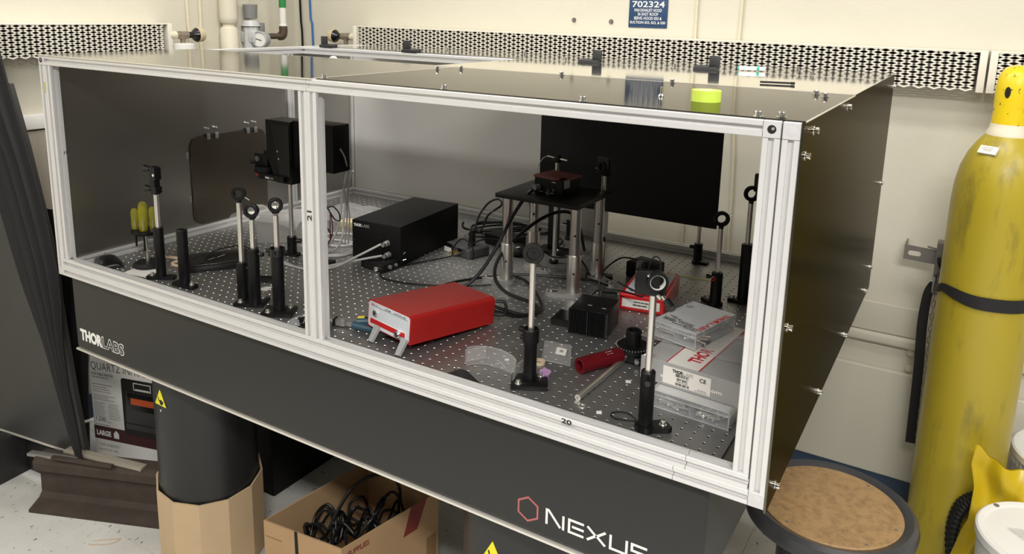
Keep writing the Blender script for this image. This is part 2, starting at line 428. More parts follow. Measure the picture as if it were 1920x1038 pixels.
def valve(name, x, y, z, ang, label):
    t = thing(name, label, 'valve', x, y, z, ang)     # pipe axis along local x, knob towards +x
    B().cyl((-95, 0, 0), (-62, 0, 0), 17, ch=2).out('pipe_stub', 'cream', t)
    b = B().cyl((-62, 0, 0), (-8, 0, 0), 15, ch=2).cyl((-48, 0, 0), (-38, 0, 0), 18, n=6).cyl((-18, 0, 0), (-8, 0, 0), 17, n=6)
    b.cyl((-30, 0, 0), (-30, 0, -44), 12, 9).out('valve_body', 'valve_taupe', t)
    B().cyl((-8, 0, 0), (12, 0, 0), 13).cyl((12, 0, 0), (36, 0, 0), 14, 29, ch=2).out('black_collar', 'black_gloss', t)
    B().cyl((36, 0, 0), (66, 0, 0), 31, 27, ch=4).out('knob', 'ivory', t)
    return t
valve('radiator_valve', -2222, 1470, 604, 180, 'taupe radiator valve with ivory knob left of the long radiator cover')
valve('radiator_valve', XW+90, 868, 608, 90, 'taupe radiator valve with ivory knob beside the left wall radiator cover')
t = thing('pipe_flange', 'white round pipe flange below the left wall radiator valve', 'flange', XW+90, 838, 572)
B().lathe([(0, -30), (46, -30), (46, 0), (30, 4), (0, 4)], None, 24).out('flange_disc', 'white', t)

# pipes and cables on the walls
t = thing('lagged_pipe', 'thick white lagged pipe running up the left wall corner', 'pipe', XW+44, 1106, 0)
B().lathe([(0, 652), (30, 652), (37, 662), (39, 680), (39, 1890), (0, 1890)], None, 22).out('upper_lagging', 'pipe_white', t)
B().lathe([(0, 300), (37, 300), (37, 628), (31, 638), (0, 638)], None, 22).out('lower_lagging', 'pipe_white', t)
B().cyl((0, 0, 630), (0, 0, 660), 26).out('bare_pipe', 'cream', t)
tag(B().box(XW, 1152, -900, XW+30, 1236, 1900, 4).out('pipe_chase', 'wall'), 'painted boxed pipe chase beside the lagged pipe on the left wall', 'pipe chase')
for nm, pts, r, m, lab in (
    ('cable', [(-2553, 1533, 1880), (-2541, 1533, 763), (-2531, 1533, 500), (-2530, 1533, -800)], 5, 'wire_black', 'black cable hanging down the wall corner, left of the blue cable'),
    ('cable', [(-2480, 1534, 1880), (-2477, 1534, 764), (-2462, 1534, 540), (-2460, 1534, -800)], 5, 'wire_blue', 'blue cable hanging down the back wall beside the black cable'),
    ('conduit', [(-583, 1533, 1880), (-583, 1533, 790), (-580, 1533, 500), (-578, 1533, -780)], 5, 'cream', 'thin cream conduit on the back wall just right of the blue sign'),
    ('conduit', [(-425, 1533, 1880), (-424, 1533, 790), (-428, 1533, 500), (-406, 1533, 100), (-409, 1533, -780)], 5, 'cream', 'thin cream conduit on the back wall, further right of the blue sign'),
    ('conduit', [(XW+8, 926, 1880), (XW+8, 926, 740), (XW+8, 934, 500), (XW+8, 934, -780)], 7, 'cream', 'cream conduit on the left wall, left one of two beside the lagged pipe'),
    ('conduit', [(XW+8, 990, 1880), (XW+8, 990, 740), (XW+8, 986, 500), (XW+8, 986, -780)], 7, 'cream', 'cream conduit on the left wall, right one of two beside the lagged pipe')):
    tag(B().tube(pts, r, 8, 4).out(nm, m), lab, nm)
t = thing('air_regulator', 'grey compressed air regulator with round pressure gauge in the wall corner', 'regulator', -2512, 1206, 590); t.scale = (1.25, 1.25, 1.25)
B().cyl((0, 0, 68), (0, 0, 118), 23, 25, 24, 2).out('adjust_knob', 'reg_dark', t)
b = B().cyl((0, 0, -40), (0, 0, 42), 28, n=8, ch=4).cyl((0, 0, 42), (0, 0, 62), 34, 26, 12).cyl((0, 0, -66), (0, 0, -40), 36, 32, 24, 4).box(-44, -24, -16, 44, 24, 22, 4)
b.out('regulator_body', 'reg_light', t)
B().box(-30, 18, 22, 30, 38, 54, 2).box(-62, -4, 14, -30, 12, 50, 2).out('mount_bracket', 'reg_dark', t)
g = B().at(R(18, 'Z') @ R(90, 'X') @ T(50, -4, 26)).lathe([(0, -24), (28, -24), (30, 6), (26, 8), (25, 4), (0, 4)], None, 26).out('pressure_gauge', 'reg_grey', t)
B().at(R(18, 'Z') @ R(90, 'X') @ T(50, -4, 30.5)).lathe([(0, 0), (24, 0), (24, .6), (0, .6)], None, 24).out('dial_face', 'white', g)
B().at(R(18, 'Z') @ R(90, 'X') @ T(50, -4, 31.3)).ribbon([(-14, 3), (8, -3)], 3, .5).out('needle', 'print_black', g)
B().tube([(-36, 0, -2), (-62, -8, -6), (-80, -10, -40), (-84, -6, -110), (-84, 0, -300)], 4).out('air_hose', 'wire_black', t)
t = thing('drop_pipe', 'brown elbow pipe with white drop pipe and green tag in the wall corner', 'pipe', -2446, 1330, 596)
B().tube([(-36, -96, 0), (-18, -50, 2), (0, -8, 2)], 13, 12, 4).out('brown_pipe', 'copper_brown', t)
B().tube([(-14, -14, 2), (0, -4, 4), (4, 0, 22), (4, 0, 46)], 19, 12, 4).out('elbow', 'copper_brown', t)
B().cyl((4, 0, 46), (4, 0, 1290), 15, n=16).cyl((4, 0, 46), (4, 0, 56), 18, ch=2).out('white_pipe', 'white', t)
B().pipe((4, 0, 130), (4, 0, 280), 16, 15.2).out('green_tag', 'green_tag', t)

t = thing('wall_sign', 'dark blue engraved plate with white numbers on the back wall', 'sign', -767, YW, 741)
B().box(-75, -4, -54, 75, 0, 52, 1).out('plate', 'sign_blue', t)
for s, wd, h, z, bd in (('702324', 126, 22, 20, .015), ('FAN EXHAUST HOOD', 106, 11, 4, .01), ('36 EAST ROOF', 80, 11, -10, .01), ('SERVE: HOOD 033 &', 108, 11, -25, .01), ('SUCTION 033, 023, & 030', 138, 11, -41, .01)):
    text('lettering', s, wd, h, 'print_white', t, T(-wd/2, -4, z) @ FRONT, bd, .4)

# ================================================================== optical table
tb = thing('optical_table', 'large black optical table with drilled steel top and white lettering', 'table')
XT0, XT1, YT0, YT1 = -1818, 14.5, -66, 1134
B().box(XT0, YT0, -240, XT1, YT1, -6, 9, 3).out('side_panel', 'black_paint', tb)
B().box(XT0-2, YT0-3, -247, XT1-4, YT0+12, -240.5, 2).out('bottom_trim', 'edge', tb)
V, F, MI = [], [], []
OCT = [(math.cos(math.radians(22.5+45*k)), math.sin(math.radians(22.5+45*k))) for k in range(8)]
nx, ny = 73, 48
xs = [XT0+0.5] + [-25*(nx-1-i)+12.5 for i in range(nx-1)] + [XT1]
ysl = [YT0] + [-50+25*j+12.5 for j in range(ny-1)] + [YT1]
gi = {}
for i in range(nx+1):
    for j in range(ny+1): gi[i, j] = len(V); V.append((xs[i], ysl[j], 0))
for i in range(nx):
    for j in range(ny):
        cx, cy = -25*(nx-1-i), -50+25*j; o = len(V)
        for r, z in ((3.4, 0), (2.9, -0.8), (2.9, -13)): V += [(cx+r*a, cy+r*c, z) for a, c in OCT]
        c = [gi[i+1, j+1], gi[i, j+1], gi[i, j], gi[i+1, j]]          # ++ -+ -- +-
        for k in range(4):
            a, b2 = o+(2*k) % 8, o+(2*k+1) % 8; d = o+(2*k+2) % 8
            F.append((c[k], b2, a)); MI.append(0)                      # corner
            F.append((c[k], c[(k+1) % 4], d, b2)); MI.append(0)
        for k in range(8):
            k2 = (k+1) % 8
            F.append((o+k, o+k2, o+8+k2, o+8+k)); MI.append(1)
            F.append((o+8+k, o+8+k2, o+16+k2, o+16+k)); MI.append(2)
        F.append(tuple(o+16+k for k in range(8))); MI.append(2)
me = bpy.data.meshes.new('tabletop'); me.from_pydata([(a/1000, b2/1000, c/1000) for a, b2, c in V], [], F)
for m in ('table_steel', 'hole_rim', 'dark'): me.materials.append(MATS[m])
me.polygons.foreach_set('material_index', MI)
bm = bmesh.new(); bm.from_mesh(me); bmesh.ops.recalc_face_normals(bm, faces=bm.faces)
if max(bm.faces, key=lambda f: f.calc_area()).normal.z < 0: bmesh.ops.reverse_faces(bm, faces=bm.faces)
bm.to_mesh(me); bm.free(); me.update()
link('tabletop', me, tb)
B().box(XT0, YT0-.6, -6, XT1, YT0+.4, -.1).out('top_edge', 'edge', tb)
PF = T(0, YT0-0.1, 0) @ FRONT
text('white_lettering', 'THOR', 104, 35, 'print_white', tb, T(-1795, YT0, -211) @ FRONT, .055, .4)
text('outline_lettering', 'LABS', 101, 35, 'print_white', tb, T(-1692, YT0, -211) @ FRONT, .045, .3)
text('outline_fill', 'LABS', 96, 30, 'black_paint', tb, T(-1689.5, YT0-.3, -208.5) @ FRONT, .008, .4)
hx = [(-323.5+26*math.sin(math.radians(60*k)), -190.5+27*math.cos(math.radians(60*k))) for k in range(7)]
bb = B()
for k in range(6):
    a, c = hx[k], hx[k+1]; q = lambda p, s: (-323.5+(p[0]+323.5)*s, -190.5+(p[1]+190.5)*s)
    bb.prism([q(a, .84), q(c, .84), c, a], .5, T(0, YT0, 0) @ FRONT)
bb.out('red_hexagon', 'hex_red', tb)
bb = B(); W = 4.6; z0, z1 = -206, -177; MF = T(0, YT0, 0) @ FRONT
bb.ribbon([(-283, z0), (-283, z1+1), (-279, z1+1), (-254, z0+2)], W, .5, MF).ribbon([(-248, z0), (-248, z1)], W, .5, MF)
bb.ribbon([(-206, z0+2), (-236, z0+2), (-236, z1-2), (-206, z1-2)], W, .5, MF).ribbon([(-230, (z0+z1)/2), (-206, (z0+z1)/2)], W, .5, MF)
bb.ribbon([(-199, z1-1), (-182, (z0+z1)/2), (-199, z0+1)], W, .5, MF).ribbon([(-163, z1-1), (-180, (z0+z1)/2), (-163, z0+1)], W, .5, MF)
bb.ribbon([(-153, z1), (-153, z0+2), (-122, z0+2), (-122, z1)], W, .5, MF)
bb.ribbon([(-84, z1-2), (-112, z1-2), (-112, (z0+z1)/2), (-86, (z0+z1)/2), (-86, z0+2), (-114, z0+2)], W, .5, MF)
bb.out('white_emblem_lettering', 'print_white', tb)
for k, (x, y) in enumerate(((-1524, 130), (-436, 130), (-1524, 930), (-436, 930))):
    lg = B().lathe([(0, -900), (139, -900), (139, -247), (0, -247)], T(x, y, 0), 48).out('leg', 'black_leg', tb)
    if k < 2:
        sx, sz = ((-1, -345), (6, -372))[k]
        a = math.radians(-90 + (0 if k else -3)); Mx = T(x, y, sz) @ R(math.degrees(a)+90, 'Z') @ T(0, -139, 0) @ FRONT
        B().prism([(-26, -18), (26, -18), (0, 30)], .8, Mx).out('warning_sticker', 'yellow_sticker', lg, 'yellow triangle warning sticker')
        B().at(Mx @ T(0, 0, .8)).ribbon([(-9, 6), (-7, -4), (4, -4)], 3.5, .4).prism(arcpoly(4, -8, 8, 0, 360, 10)[:-1], .4).ribbon([(10, -12), (14, -3)], 2.5, .4).out('warning_pictogram', 'print_black', lg)
        B().at(Mx @ T(2, -32, 0)).lathe([(0, 0), (3.5, 0), (3.5, 3), (0, 3)], None, 10).out('leg_screw', 'chrome', lg)

# ================================================================== enclosure of slotted aluminium rails
XL, XR, YF, YB, ZB, ZT = -1826, 107, -93, 1103, -13, 592
en = thing('laser_enclosure', 'aluminium framed laser enclosure with metal lids standing on the optical table', 'enclosure')
def railpoly(s=12.5):
    p = []
    for k in range(4):
        m = Matrix.Rotation(-k*PI/2, 2)
        for x, y in ((-s+1, s), (-4.3, s), (-4.3, s-7.6), (4.3, s-7.6), (4.3, s), (s-1, s)): p.append(tuple(m @ Vector((x, y))))
    return p[::-1]
RP = railpoly()
def rail(p, q, name='frame_rail'):
    m, L = frame(p, q)
    # keep the slots square to the axes
    d = (Vector(q)-Vector(p)).normalized()
    if abs(d.x) > .9: rot = Matrix(((0, 0, 1), (1, 0, 0), (0, 1, 0))).to_4x4()
    elif abs(d.y) > .9: rot = Matrix(((1, 0, 0), (0, 0, 1), (0, -1, 0))).to_4x4()
    else: rot = Matrix.Identity(4)
    return B().prism(RP, L, T(*p) @ rot).out(name, 'alu', en, angle=20)
def cube(x, y, z, cap=True):
    o = B().box(x-12.5, y-12.5, z-12.5, x+12.5, y+12.5, z+12.5, .8, 1).out('corner_cube', 'alu_cube', en)
    if cap: B().at(T(x, y-12.5, z) @ R(90, 'X')).lathe([(0, 0), (6.8, 0), (6.6, .5), (0, .9)], None, 20).out('cube_cap', 'alu_cube', o)
    else:
        B().at(T(x, y-12.6, z) @ R(90, 'X')).lathe([(0, 0), (6.3, 0), (6.3, .3), (0, .3)], None, 20).out('cube_hole', 'dark', o)
        B().at(T(x+1.5, y-12.9, z+1) @ R(90, 'X')).lathe([(0, 0), (2.4, 0), (2.0, .5), (0, .5)], None, 12).out('hole_screw', 'galv', o)
yf, yb = YF+12.5, YB-12.5; zt, za, zb = ZT-12.5, ZB+12.5, ZB+37.5
# front: double bottom rail (cut near the right end), posts, top rail
rail((XL+25.5, yf, za), (-41, yf, za)); rail((-40, yf, za), (XR-25.5, yf, za))
rail((XL+25.5, yf, zb), (-21, yf, zb)); rail((-20, yf, zb), (XR-27.5, yf, zb))
cube(XL+12.5, yf, za); cube(XR-12.5, yf, za); cube(XL+12.5, yf, zt, False); cube(XR-12.5, yf, zt); cube(XR-40, yf, zt, False)
rail((XL+12.5, yf, ZB+25.5), (XL+12.5, yf, ZT-25.5)); rail((XL+37.6, yf, ZB+50.5), (XL+37.6, yf, ZT-25.5))
rail((XR-12.5, yf, ZB+25.5), (XR-12.5, yf, ZT-25.5)); rail((XR-40, yf, ZB+50.5), (XR-40, yf, ZT-25.5))
rail((-860.5, yf, ZB+50.5), (-860.5, yf, ZT-25.5)); rail((-835.4, yf, ZB+50.5), (-835.4, yf, ZT-25.5))
rail((XL+25.5, yf, zt), (-849, yf, zt)); rail((-848, yf, zt), (XR-53, yf, zt))
# sides, back and lid cross rails
for x in (XL+12.5, XR-12.5):
    rail((x, YF+26, 12.5), (x, YB-25.5, 12.5)); rail((x, YF+26, zt), (x, YB-25.5, zt)); rail((x, yb, 0.5), (x, yb, ZT-.5))
rail((XL+12.5, 765, 25.5), (XL+12.5, 765, ZT-25.5))
rail((XL+25.5, yb, 12.5), (XR-25.5, yb, 12.5)); rail((XL+25.5, yb, zt), (XR-25.5, yb, zt))
rail((XL+25.5, 838, zt), (XR-25.5, 838, zt)); rail((XL+25.5, 392, zt), (XR-25.5, 392, zt))
rail((-848, YF+26, zt), (-848, 379, zt)); rail((-870, 405, zt), (-870, 825, zt))
for x0, y0, r in ((-848, -60, 1),): pass
# panels
pn = B().prism(rrect(YF+27, 25.5, 752, ZT-25.5, 3), 3, T(XL+12, 0, 0) @ Matrix(((0, 0, 1, 0), (1, 0, 0, 0), (0, 1, 0, 0), (0, 0, 0, 1)))).out('left_panel', 'panel_in', en)
B().box(XL+12, 778, 25.5, XL+15, YB-26, ZT-25.5).out('left_panel', 'panel_in', en)
B().box(XL+26, YB-14, 25.5, -690, YB-11, ZT-25.5).out('back_panel', 'panel_back', en)
YZ = Matrix(((0, 0, 1, 0), (1, 0, 0, 0), (0, 1, 0, 0), (0, 0, 0, 1)))
dr = B().prism(rrect(338, 30, 642, 318, 34), 3, T(XL+17, 0, 0) @ YZ).out('access_door', 'door_metal', en)
for y in (420, 580):
    B().box(XL+15, y-24, 310, XL+22, y+24, 324, 1).out('hinge_leaf', 'hinge_black', dr)
    for s in (-16, 16):
        B().box(XL+21, y+s-6, 306, XL+27, y+s+6, 326, 1.5).out('hinge_knuckle', 'galv', dr)
        B().at(T(XL+15, y+s, 340)).cyl((0, 0, 0), (9, 2, 2), 3.2, n=10).out('hinge_bolt', 'chrome', dr)
for y, z in ((328, 262), (655, 276), (330, 120), (652, 130)): B().at(T(XL+15, y, z)).box(0, -4, -11, 3, 4, 11, 1).out('door_latch', 'galv', dr)
rp = B().prism([(YF-1, ZB-4), (YB+34, ZB-4), (YB+34, ZT+1), (YF-1, ZT+1)], 3, T(XR+.5, 0, 0) @ YZ).out('right_panel', 'panel_out', en)
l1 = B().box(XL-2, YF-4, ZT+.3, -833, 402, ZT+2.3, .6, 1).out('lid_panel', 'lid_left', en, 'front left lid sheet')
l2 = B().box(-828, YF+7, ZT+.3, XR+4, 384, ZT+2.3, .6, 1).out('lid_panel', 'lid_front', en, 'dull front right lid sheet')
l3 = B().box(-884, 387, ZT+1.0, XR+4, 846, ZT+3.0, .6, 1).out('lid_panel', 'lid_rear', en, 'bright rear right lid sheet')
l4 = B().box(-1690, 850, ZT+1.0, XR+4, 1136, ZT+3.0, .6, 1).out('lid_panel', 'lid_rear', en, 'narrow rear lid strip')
B().box(XL-2, YF-4.6, ZT+.2, -833, YF-4, ZT+2.5).out('lid_edge_glint', 'edge', l1)  # bright strips along the lids, painted for the light their edges catch
B().box(XL-2, 402, ZT+.2, -833, 402.8, ZT+2.5).out('lid_edge_glint', 'edge', l1)
B().box(-833.2, YF-4, ZT+.2, -832.2, 402, ZT+2.5).out('lid_edge_glint', 'edge', l1)
B().box(-828.8, YF+7, ZT+.2, -828, 384, ZT+2.5).out('lid_edge_glint', 'edge', l2)
B().box(XR+4, YF+7, ZT+.2, XR+5, 384, ZT+2.5).out('lid_edge_glint', 'edge', l2)
B().box(-884, 386, ZT+.9, XR+4, 387, ZT+3.2).out('lid_edge_glint', 'edge', l3)
B().box(-884.8, 387, ZT+.9, -884, 846, ZT+3.2).out('lid_edge_glint', 'edge', l3)
B().box(-884, 846, ZT+.9, XR+4, 846.8, ZT+3.4).out('lid_edge_glint', 'edge', l3)
scr = None
def bolt(m):
    global scr
    if scr is None:
        b = B(); socket_screw(b, 0, 0, 0, 5.2, 7, 7.5); scr = b.out('cap_screw', 'chrome', en)
        mm = m.copy(); mm.translation /= 1000; scr.matrix_local = mm
    else: share('cap_screw', scr, en, m)
for x, y, z in ((-516, -80, 2), (-238, -80, 2), (43, -80, 2), (73, -66, 2), (48, 340, 2), (71, 300, 2), (-800, 284, 2), (-770, 340, 2), (-512, 372, 2), (-248, 372, 2), (-812, -78, 2)): bolt(T(x, y, ZT+z+.4))
for x, y in ((-1180, 380), (-1240, 388), (-1560, -70), (-1420, 385), (-930, 385), (-1700, 380)):
    pass
for x in (-1560, -1330, -1010, -560, -130): bolt(T(x, 1060, ZT+3))
for x in (-760, -420, -60): bolt(T(x, 872, ZT+3))
for y, z in ((298, 580), (-20, 574), (-70, 543), (1085, 299), (1080, 60), (1010, 12), (657, 10), (335, 4), (-72, 283), (-40, 4), (1120, 560)): bolt(T(XR+3.5, y, z) @ R(90, 'Y'))
for x in (-1690, -1318, -665, -322):
    s = 1 if x < -1000 else -1
    h = B().box(x-30, 824, ZT+1, x+34, 846, ZT+11, 2).cyl((x-30, 846, ZT+8), (x+34, 846, ZT+8), 6, n=12, ch=1).out('lid_hinge', 'hinge_black', en)
    x2 = x-22 if s > 0 else x+22
    B().box(x2-15, 840, ZT+6, x2+15, 847, ZT+40, 3).out('hinge_tab', 'hinge_black', h)
B().at(T(-1640, 815, 548) @ R(90, 'X')).lathe([(0, 0), (19, 0), (19, 6), (16, 9), (0, 10)], None, 26).out('round_cap', 'white', en)
# marker numbers on the rails and the bits of tape
MR = lambda x, z: T(x, YF-.1, z) @ FRONT
text('rail_number', '21', 22, 13, 'print_black', en, T(-843, YF-.05, 297) @ FRONT @ R(90, 'Z'), .02, .3)
text('rail_number', '20', 20, 9, 'print_black', en, T(-247, YF-.05, 26) @ FRONT, .03, .3)
text('rail_number', '11', 8, 8, 'print_black', en, T(XL+52, YF+16, 330) @ R(90, 'Z') @ FRONT, .03, .3)
B().box(XL+19, YF-1, 494, XL+24, YF, 522).out('tape_scrap', 'tape_line', en)

# ================================================================== posts and mounts on the table
def base_plate(t, kind, rot=0, off=(0, 0)):
    M = T(off[0], off[1], 0) @ R(rot, 'Z'); b = B().at(M)
    if kind == 'long':            # narrow slotted base with rounded end
        poly = rrect(-38, -13, 38, 13, 6, 4); b.prism(poly, 9)
        s = B().at(M); s.prism(rrect(16, -4.4, 34, 4.4, 4.3), .3, None, 9).out('slot', 'dark', t); sp = (25, 0)
    elif kind == 'wide':
        b.box(-37, -29, 0, 37, 29, 9.5, 1.5); s = B().at(M)
        s.prism(rrect(-32, -22, -6, -15, 3.4), .3, None, 9.5).prism(rrect(6, 15, 32, 22, 3.4), .3, None, 9.5).out('slot', 'dark', t); sp = (-22, -18.5)
        socket_screw(B().at(M), 22, 18.5, 9.5, 5, 6, 7).out('base_screw', 'steel', t)
    elif kind == 'fork':          # tapered clamp foot
        b.prism([(-14, -14), (-8, -17), (8, -17), (14, -14), (15, 6), (24, 34), (20, 44), (-8, 44), (-14, 10)], 10); sp = (8, 32)
        b.lathe([(0, 0), (17, 0), (17, 12), (0, 12)], None, 24)
    else: b.lathe([(0, 0), (16, 0), (16, 6), (13, 9), (0, 9)], None, 24); sp = None
    b.out('base', 'black_anod', t)
    if sp: socket_screw(B().at(M), sp[0], sp[1], 9.5, 5, 6, 7).out('base_screw', 'steel', t)
def post(name, label, x, y, hh, pt, kind='long', brot=0, krot=180, hr=12.8, pr=6.35, boff=(0, 0), cat='optics mount', group=None, knob=True, z0=9, collar=True):
    t = thing(name, label, cat, x, y, 0, 0, group)
    if kind: base_plate(t, kind, brot, boff)
    if hh:
        b = B().lathe([(0, z0), (hr, z0), (hr, hh-2), (hr-1.5, hh), (pr+.4, hh), (pr+.4, hh-6), (0, hh-6)], None, 28)
        b.out('post_holder', 'black_anod', t)
        if knob:
            M = R(krot, 'Z') @ T(hr-1, 0, hh-14) @ R(90, 'Y')
            B().at(M).cyl((0, 0, 0), (0, 0, 5), 3.4, n=10).cyl((0, 0, 4), (0, 0, 14), 5.6, n=16, ch=.8).out('thumbscrew', 'black_gloss', t)
    if pt: B().cyl((0, 0, max(z0, hh-20)), (0, 0, pt), pr, n=20, ch=.8).out('post', 'steel', t)
    return t
def facing(z, ang): return T(0, 0, z) @ R(ang, 'Z') @ R(90, 'Y')      # local z -> horizontal direction ang
def ring_head(t, z, ang, ro=18, ri=9.5, th=12, glass=False, lever=None, stem=True):
    M = facing(z, ang)
    b = B().at(M).lathe([(ri, -th/2), (ro-1, -th/2), (ro, -th/2+1), (ro, th/2-1), (ro-1, th/2), (ri+2, th/2), (ri, th/2-2)], None, 32, close=True)
    if stem: b.at(Matrix.Identity(4)).cyl((0, 0, z-ro-5), (0, 0, z-ro+2), 6.5, n=16)
    h = b.out('ring_mount', 'black_anod', t)
    if lever is not None:
        a = math.radians(lever); p = M @ Vector((ro*math.cos(a), ro*math.sin(a), 0)); q = M @ Vector(((ro+13)*math.cos(a), (ro+13)*math.sin(a), 0))
        B().cyl(p, q, 1.4, n=8).out('iris_lever', 'chrome', h)
    if glass: B().at(M).lathe([(0, -2), (ri-.5, -1), (ri-.5, 1), (0, 3)], None, 26).out('lens', 'acrylic_frost', h)
    return h
def tear_head(t, z, ang):
    M = facing(z, ang) @ R(90, 'Z')       # local y of the drawing plane -> up... drop shape tapering to the post
    M = T(0, 0, z) @ R(ang+90, 'Z') @ R(90, 'X')
    pts = arcpoly(0, 0, 17.5, -35, 215, 22) + [(-6.5, -22), (6.5, -22)]
    inn = arcpoly(0, 0, 11.5, 0, 360, 24)[:-1]
    b = B().at(M); b.prism(pts, 5, None, -6)
    b.lathe([(11.5, -6), (17.5, -6), (17.5, 8), (16, 9), (11.5, 9)], None, 28, close=True)
    h = b.out('lens_mount', 'black_anod', t)
    B().at(M).lathe([(0, 6.5), (6, 6), (11.3, 4), (11.3, 0), (0, 0)], None, 26).out('lens', 'mirror', h)
    return h

t = post('clamp_post', 'tall post with two-knob rod clamp on top, right of the yellow screwdrivers', -1530, 20, 145, 246, 'long', -150, 180)
b = B().box(-9, -9, 236, 9, 9, 312, 2).box(5, -10, 240, 15, 10, 258, 2).box(5, -10, 276, 15, 10, 310, 2)
h = b.out('rod_clamp', 'black_anod', t)
for z in (248, 302):
    k = B().cyl((-9, 0, z), (-22, 0, z), 2.2, n=8).out('knob_stem', 'steel', h)
    B().cyl((-20, 0, z), (-40, 0, z), 6.5, 9.5, n=14, ch=1).out('clamp_knob', 'black_gloss', h)
B().at(T(10, -10, 290) @ R(90, 'X')).lathe([(0, 0), (4, 0), (4, 1.5), (0, 1.5)], None, 12).out('clamp_screw', 'chrome', h)
post('post_holder', 'empty black post holder without any post, on a long foot', -1426, 16, 157, 0, 'long', 5, 150, hr=14)
t = post('iris_post', 'slim post with small open iris ring, left of the two teardrop lens posts', -1212, 27, 107, 262, 'wide', 28, 10, hr=14, boff=(24, 6)); ring_head(t, 282, -62, 18, 9.5, 11, lever=60)
t = post('lens_post', 'short teardrop lens on a post, in the middle of the three front posts', -1160, 20, 153, 226, None, 0, 20, hr=14, z0=9); tear_head(t, 248, -62)
t = post('lens_post', 'taller teardrop lens on a post with a collar, right of the three front posts', -1083, 26, 160, 248, 'wide', 30, 180, hr=14.5); tear_head(t, 272, -40)
b = B().lathe([(15, 148), (18.5, 148), (18.5, 166), (15, 166)], None, 28, close=True).cyl((-17, -6, 157), (-27, -9, 157), 5, n=12, ch=.6).cyl((10, -16, 157), (14, -23, 157), 3.4, n=12)
b.out('clamp_collar', 'black_gloss', t)
# black disc on the big front post
t = post('disc_post', 'large front post holding a round black disc, standing at the frame rail', -391, 46, 108, 256, 'wide', 28, 165, hr=13.2)
B().lathe([(13, 92), (16.5, 92), (16.5, 118), (15, 120), (13, 120)], None, 28, close=True).cyl((-16, 2, 112), (-28, 3, 112), 5.5, n=14, ch=.7).out('holder_collar', 'black_anod', t)
M = facing(275, -68)
h = B().at(M).lathe([(0, -4), (19, -4), (21, -2.5), (21, 3), (19.5, 4.5), (13, 4.5), (11.5, 1.5), (0, 1.5)], None, 36).out('disc_mount', 'black_rubber', t)
B().at(M).lathe([(0, 1), (3.2, 1), (3.2, 5), (2, 5), (1.6, 3.4), (0, 3.4)], None, 16).out('disc_hub', 'black_gloss', h)
# kinematic mount on the front right post
t = post('kinematic_post', 'front right post with an angled black mirror mount and looped hex wire', -129, 8, 116, 258, 'fork', -40, -70, hr=13.2)
h = B().at(T(0, 0, 278) @ R(20, 'Z')).box(-32, -6, -20, 10, 6, 24, 2).box(-32, 6, -24, -22, 40, 24, 2).box(-4, -8, -20, 22, 4, -8, 2).out('mount_body', 'black_anod', t)
M = T(6, -2, 284) @ R(-58, 'Z') @ R(90, 'Y')
B().at(M).lathe([(13.5, -8), (19, -8), (19, 8), (13.5, 8)], None, 30, close=True).out('ring_cell', 'black_anod', h)
B().at(M).lathe([(12.6, -7.4), (13.4, -7.4), (13.4, 7), (12.6, 7)], None, 30, close=True).out('white_liner', 'white', h)
for p, q, r, m in (((22, -14, 264), (34, -22, 258), 3.2, 'chrome'), ((32, -20, 260), (46, -30, 252), 8, 'black_gloss'), ((-26, -8, 298), (-26, -14, 298), 4, 'chrome'), ((-22, -8, 276), (-22, -13, 276), 2.6, 'chrome'), ((-4, -12, 297), (-4, -20, 297), 2.2, 'chrome'), ((-30, 6, 262), (-30, 6, 312), 7, 'black_gloss'), ((12, -10, 262), (20, -14, 259), 4, 'chrome')):
    B().cyl(p, q, r, n=14, ch=.5).out('adjuster', m, h)
B().tube([(-12, 2, 300), (-10, 4, 316), (-2, 4, 326), (8, 2, 322), (10, 0, 306), (8, -2, 298)], 1.4, 6).out('hex_wire', 'wire_black', h)
B().tube([(-80, 30, 256), (-30, 6, 254), (0, 0, 258), (20, -6, 262)], 2, 6).out('cord', 'wire_black', h)
# right hand irises
t = post('iris_post', 'iris ring on a post behind the clear screw boxes, in front of the black board', -207, 694, 90, 213, 'fork', 60, 190, hr=14.5, pr=6.2); ring_head(t, 232, -62, 20, 10.5, 9, lever=118)
B().at(R(-105, 'Z') @ T(14, 0, 76) @ R(90, 'Y')).lathe([(3, 0), (6.5, 0), (6.5, 4), (3, 4)], None, 16, close=True).out('clamp_ring', 'chrome', t)
t = post('iris_post', 'tall iris post nearest the right frame posts', -152, 755, 160, 275, 'long', 182, 0, hr=14.5, pr=6.4); ring_head(t, 294, -55, 20.5, 11, 10, lever=112)
t = post('mirror_post', 'black square mirror mount on a post mostly hidden behind the right frame posts', -136, 835, 150, 290, 'long', 175, 180)
B().box(-30, -8, 284, 16, 8, 332, 2).out('mount_body', 'black_anod', t)
# black beam-stop board and its posts
t = thing('beam_board', 'large matt black board standing upright at the back of the enclosure', 'board', -600, 986)
B().box(-298, 0, 121, 300, 6, 478, 1).out('board_sheet', 'black_board', t)
for k, (x, hh) in enumerate(((243, 62), (-190, 66))):
    q = B().lathe([(0, 0), (17, 0), (17, 8), (13, 10), (13, hh), (6.5, hh), (0, hh)], T(x, 26, 0), 24)
    q.box(x+8, 16, 0, x+34, 36, 8, 2).out('post_holder', 'black_anod', t)
    B().cyl((x, 26, hh-4), (x, 26, 200), 6.3, ch=.6).out('post', 'steel', t)
    B().box(x-10, 6, 168, x+10, 34, 188, 2).out('board_clamp', 'black_anod', t)
    B().cyl((x-12, 25, hh-13), (x-26, 25, hh-13), 5.5, n=14, ch=.8).out('thumbscrew', 'black_gloss', t)
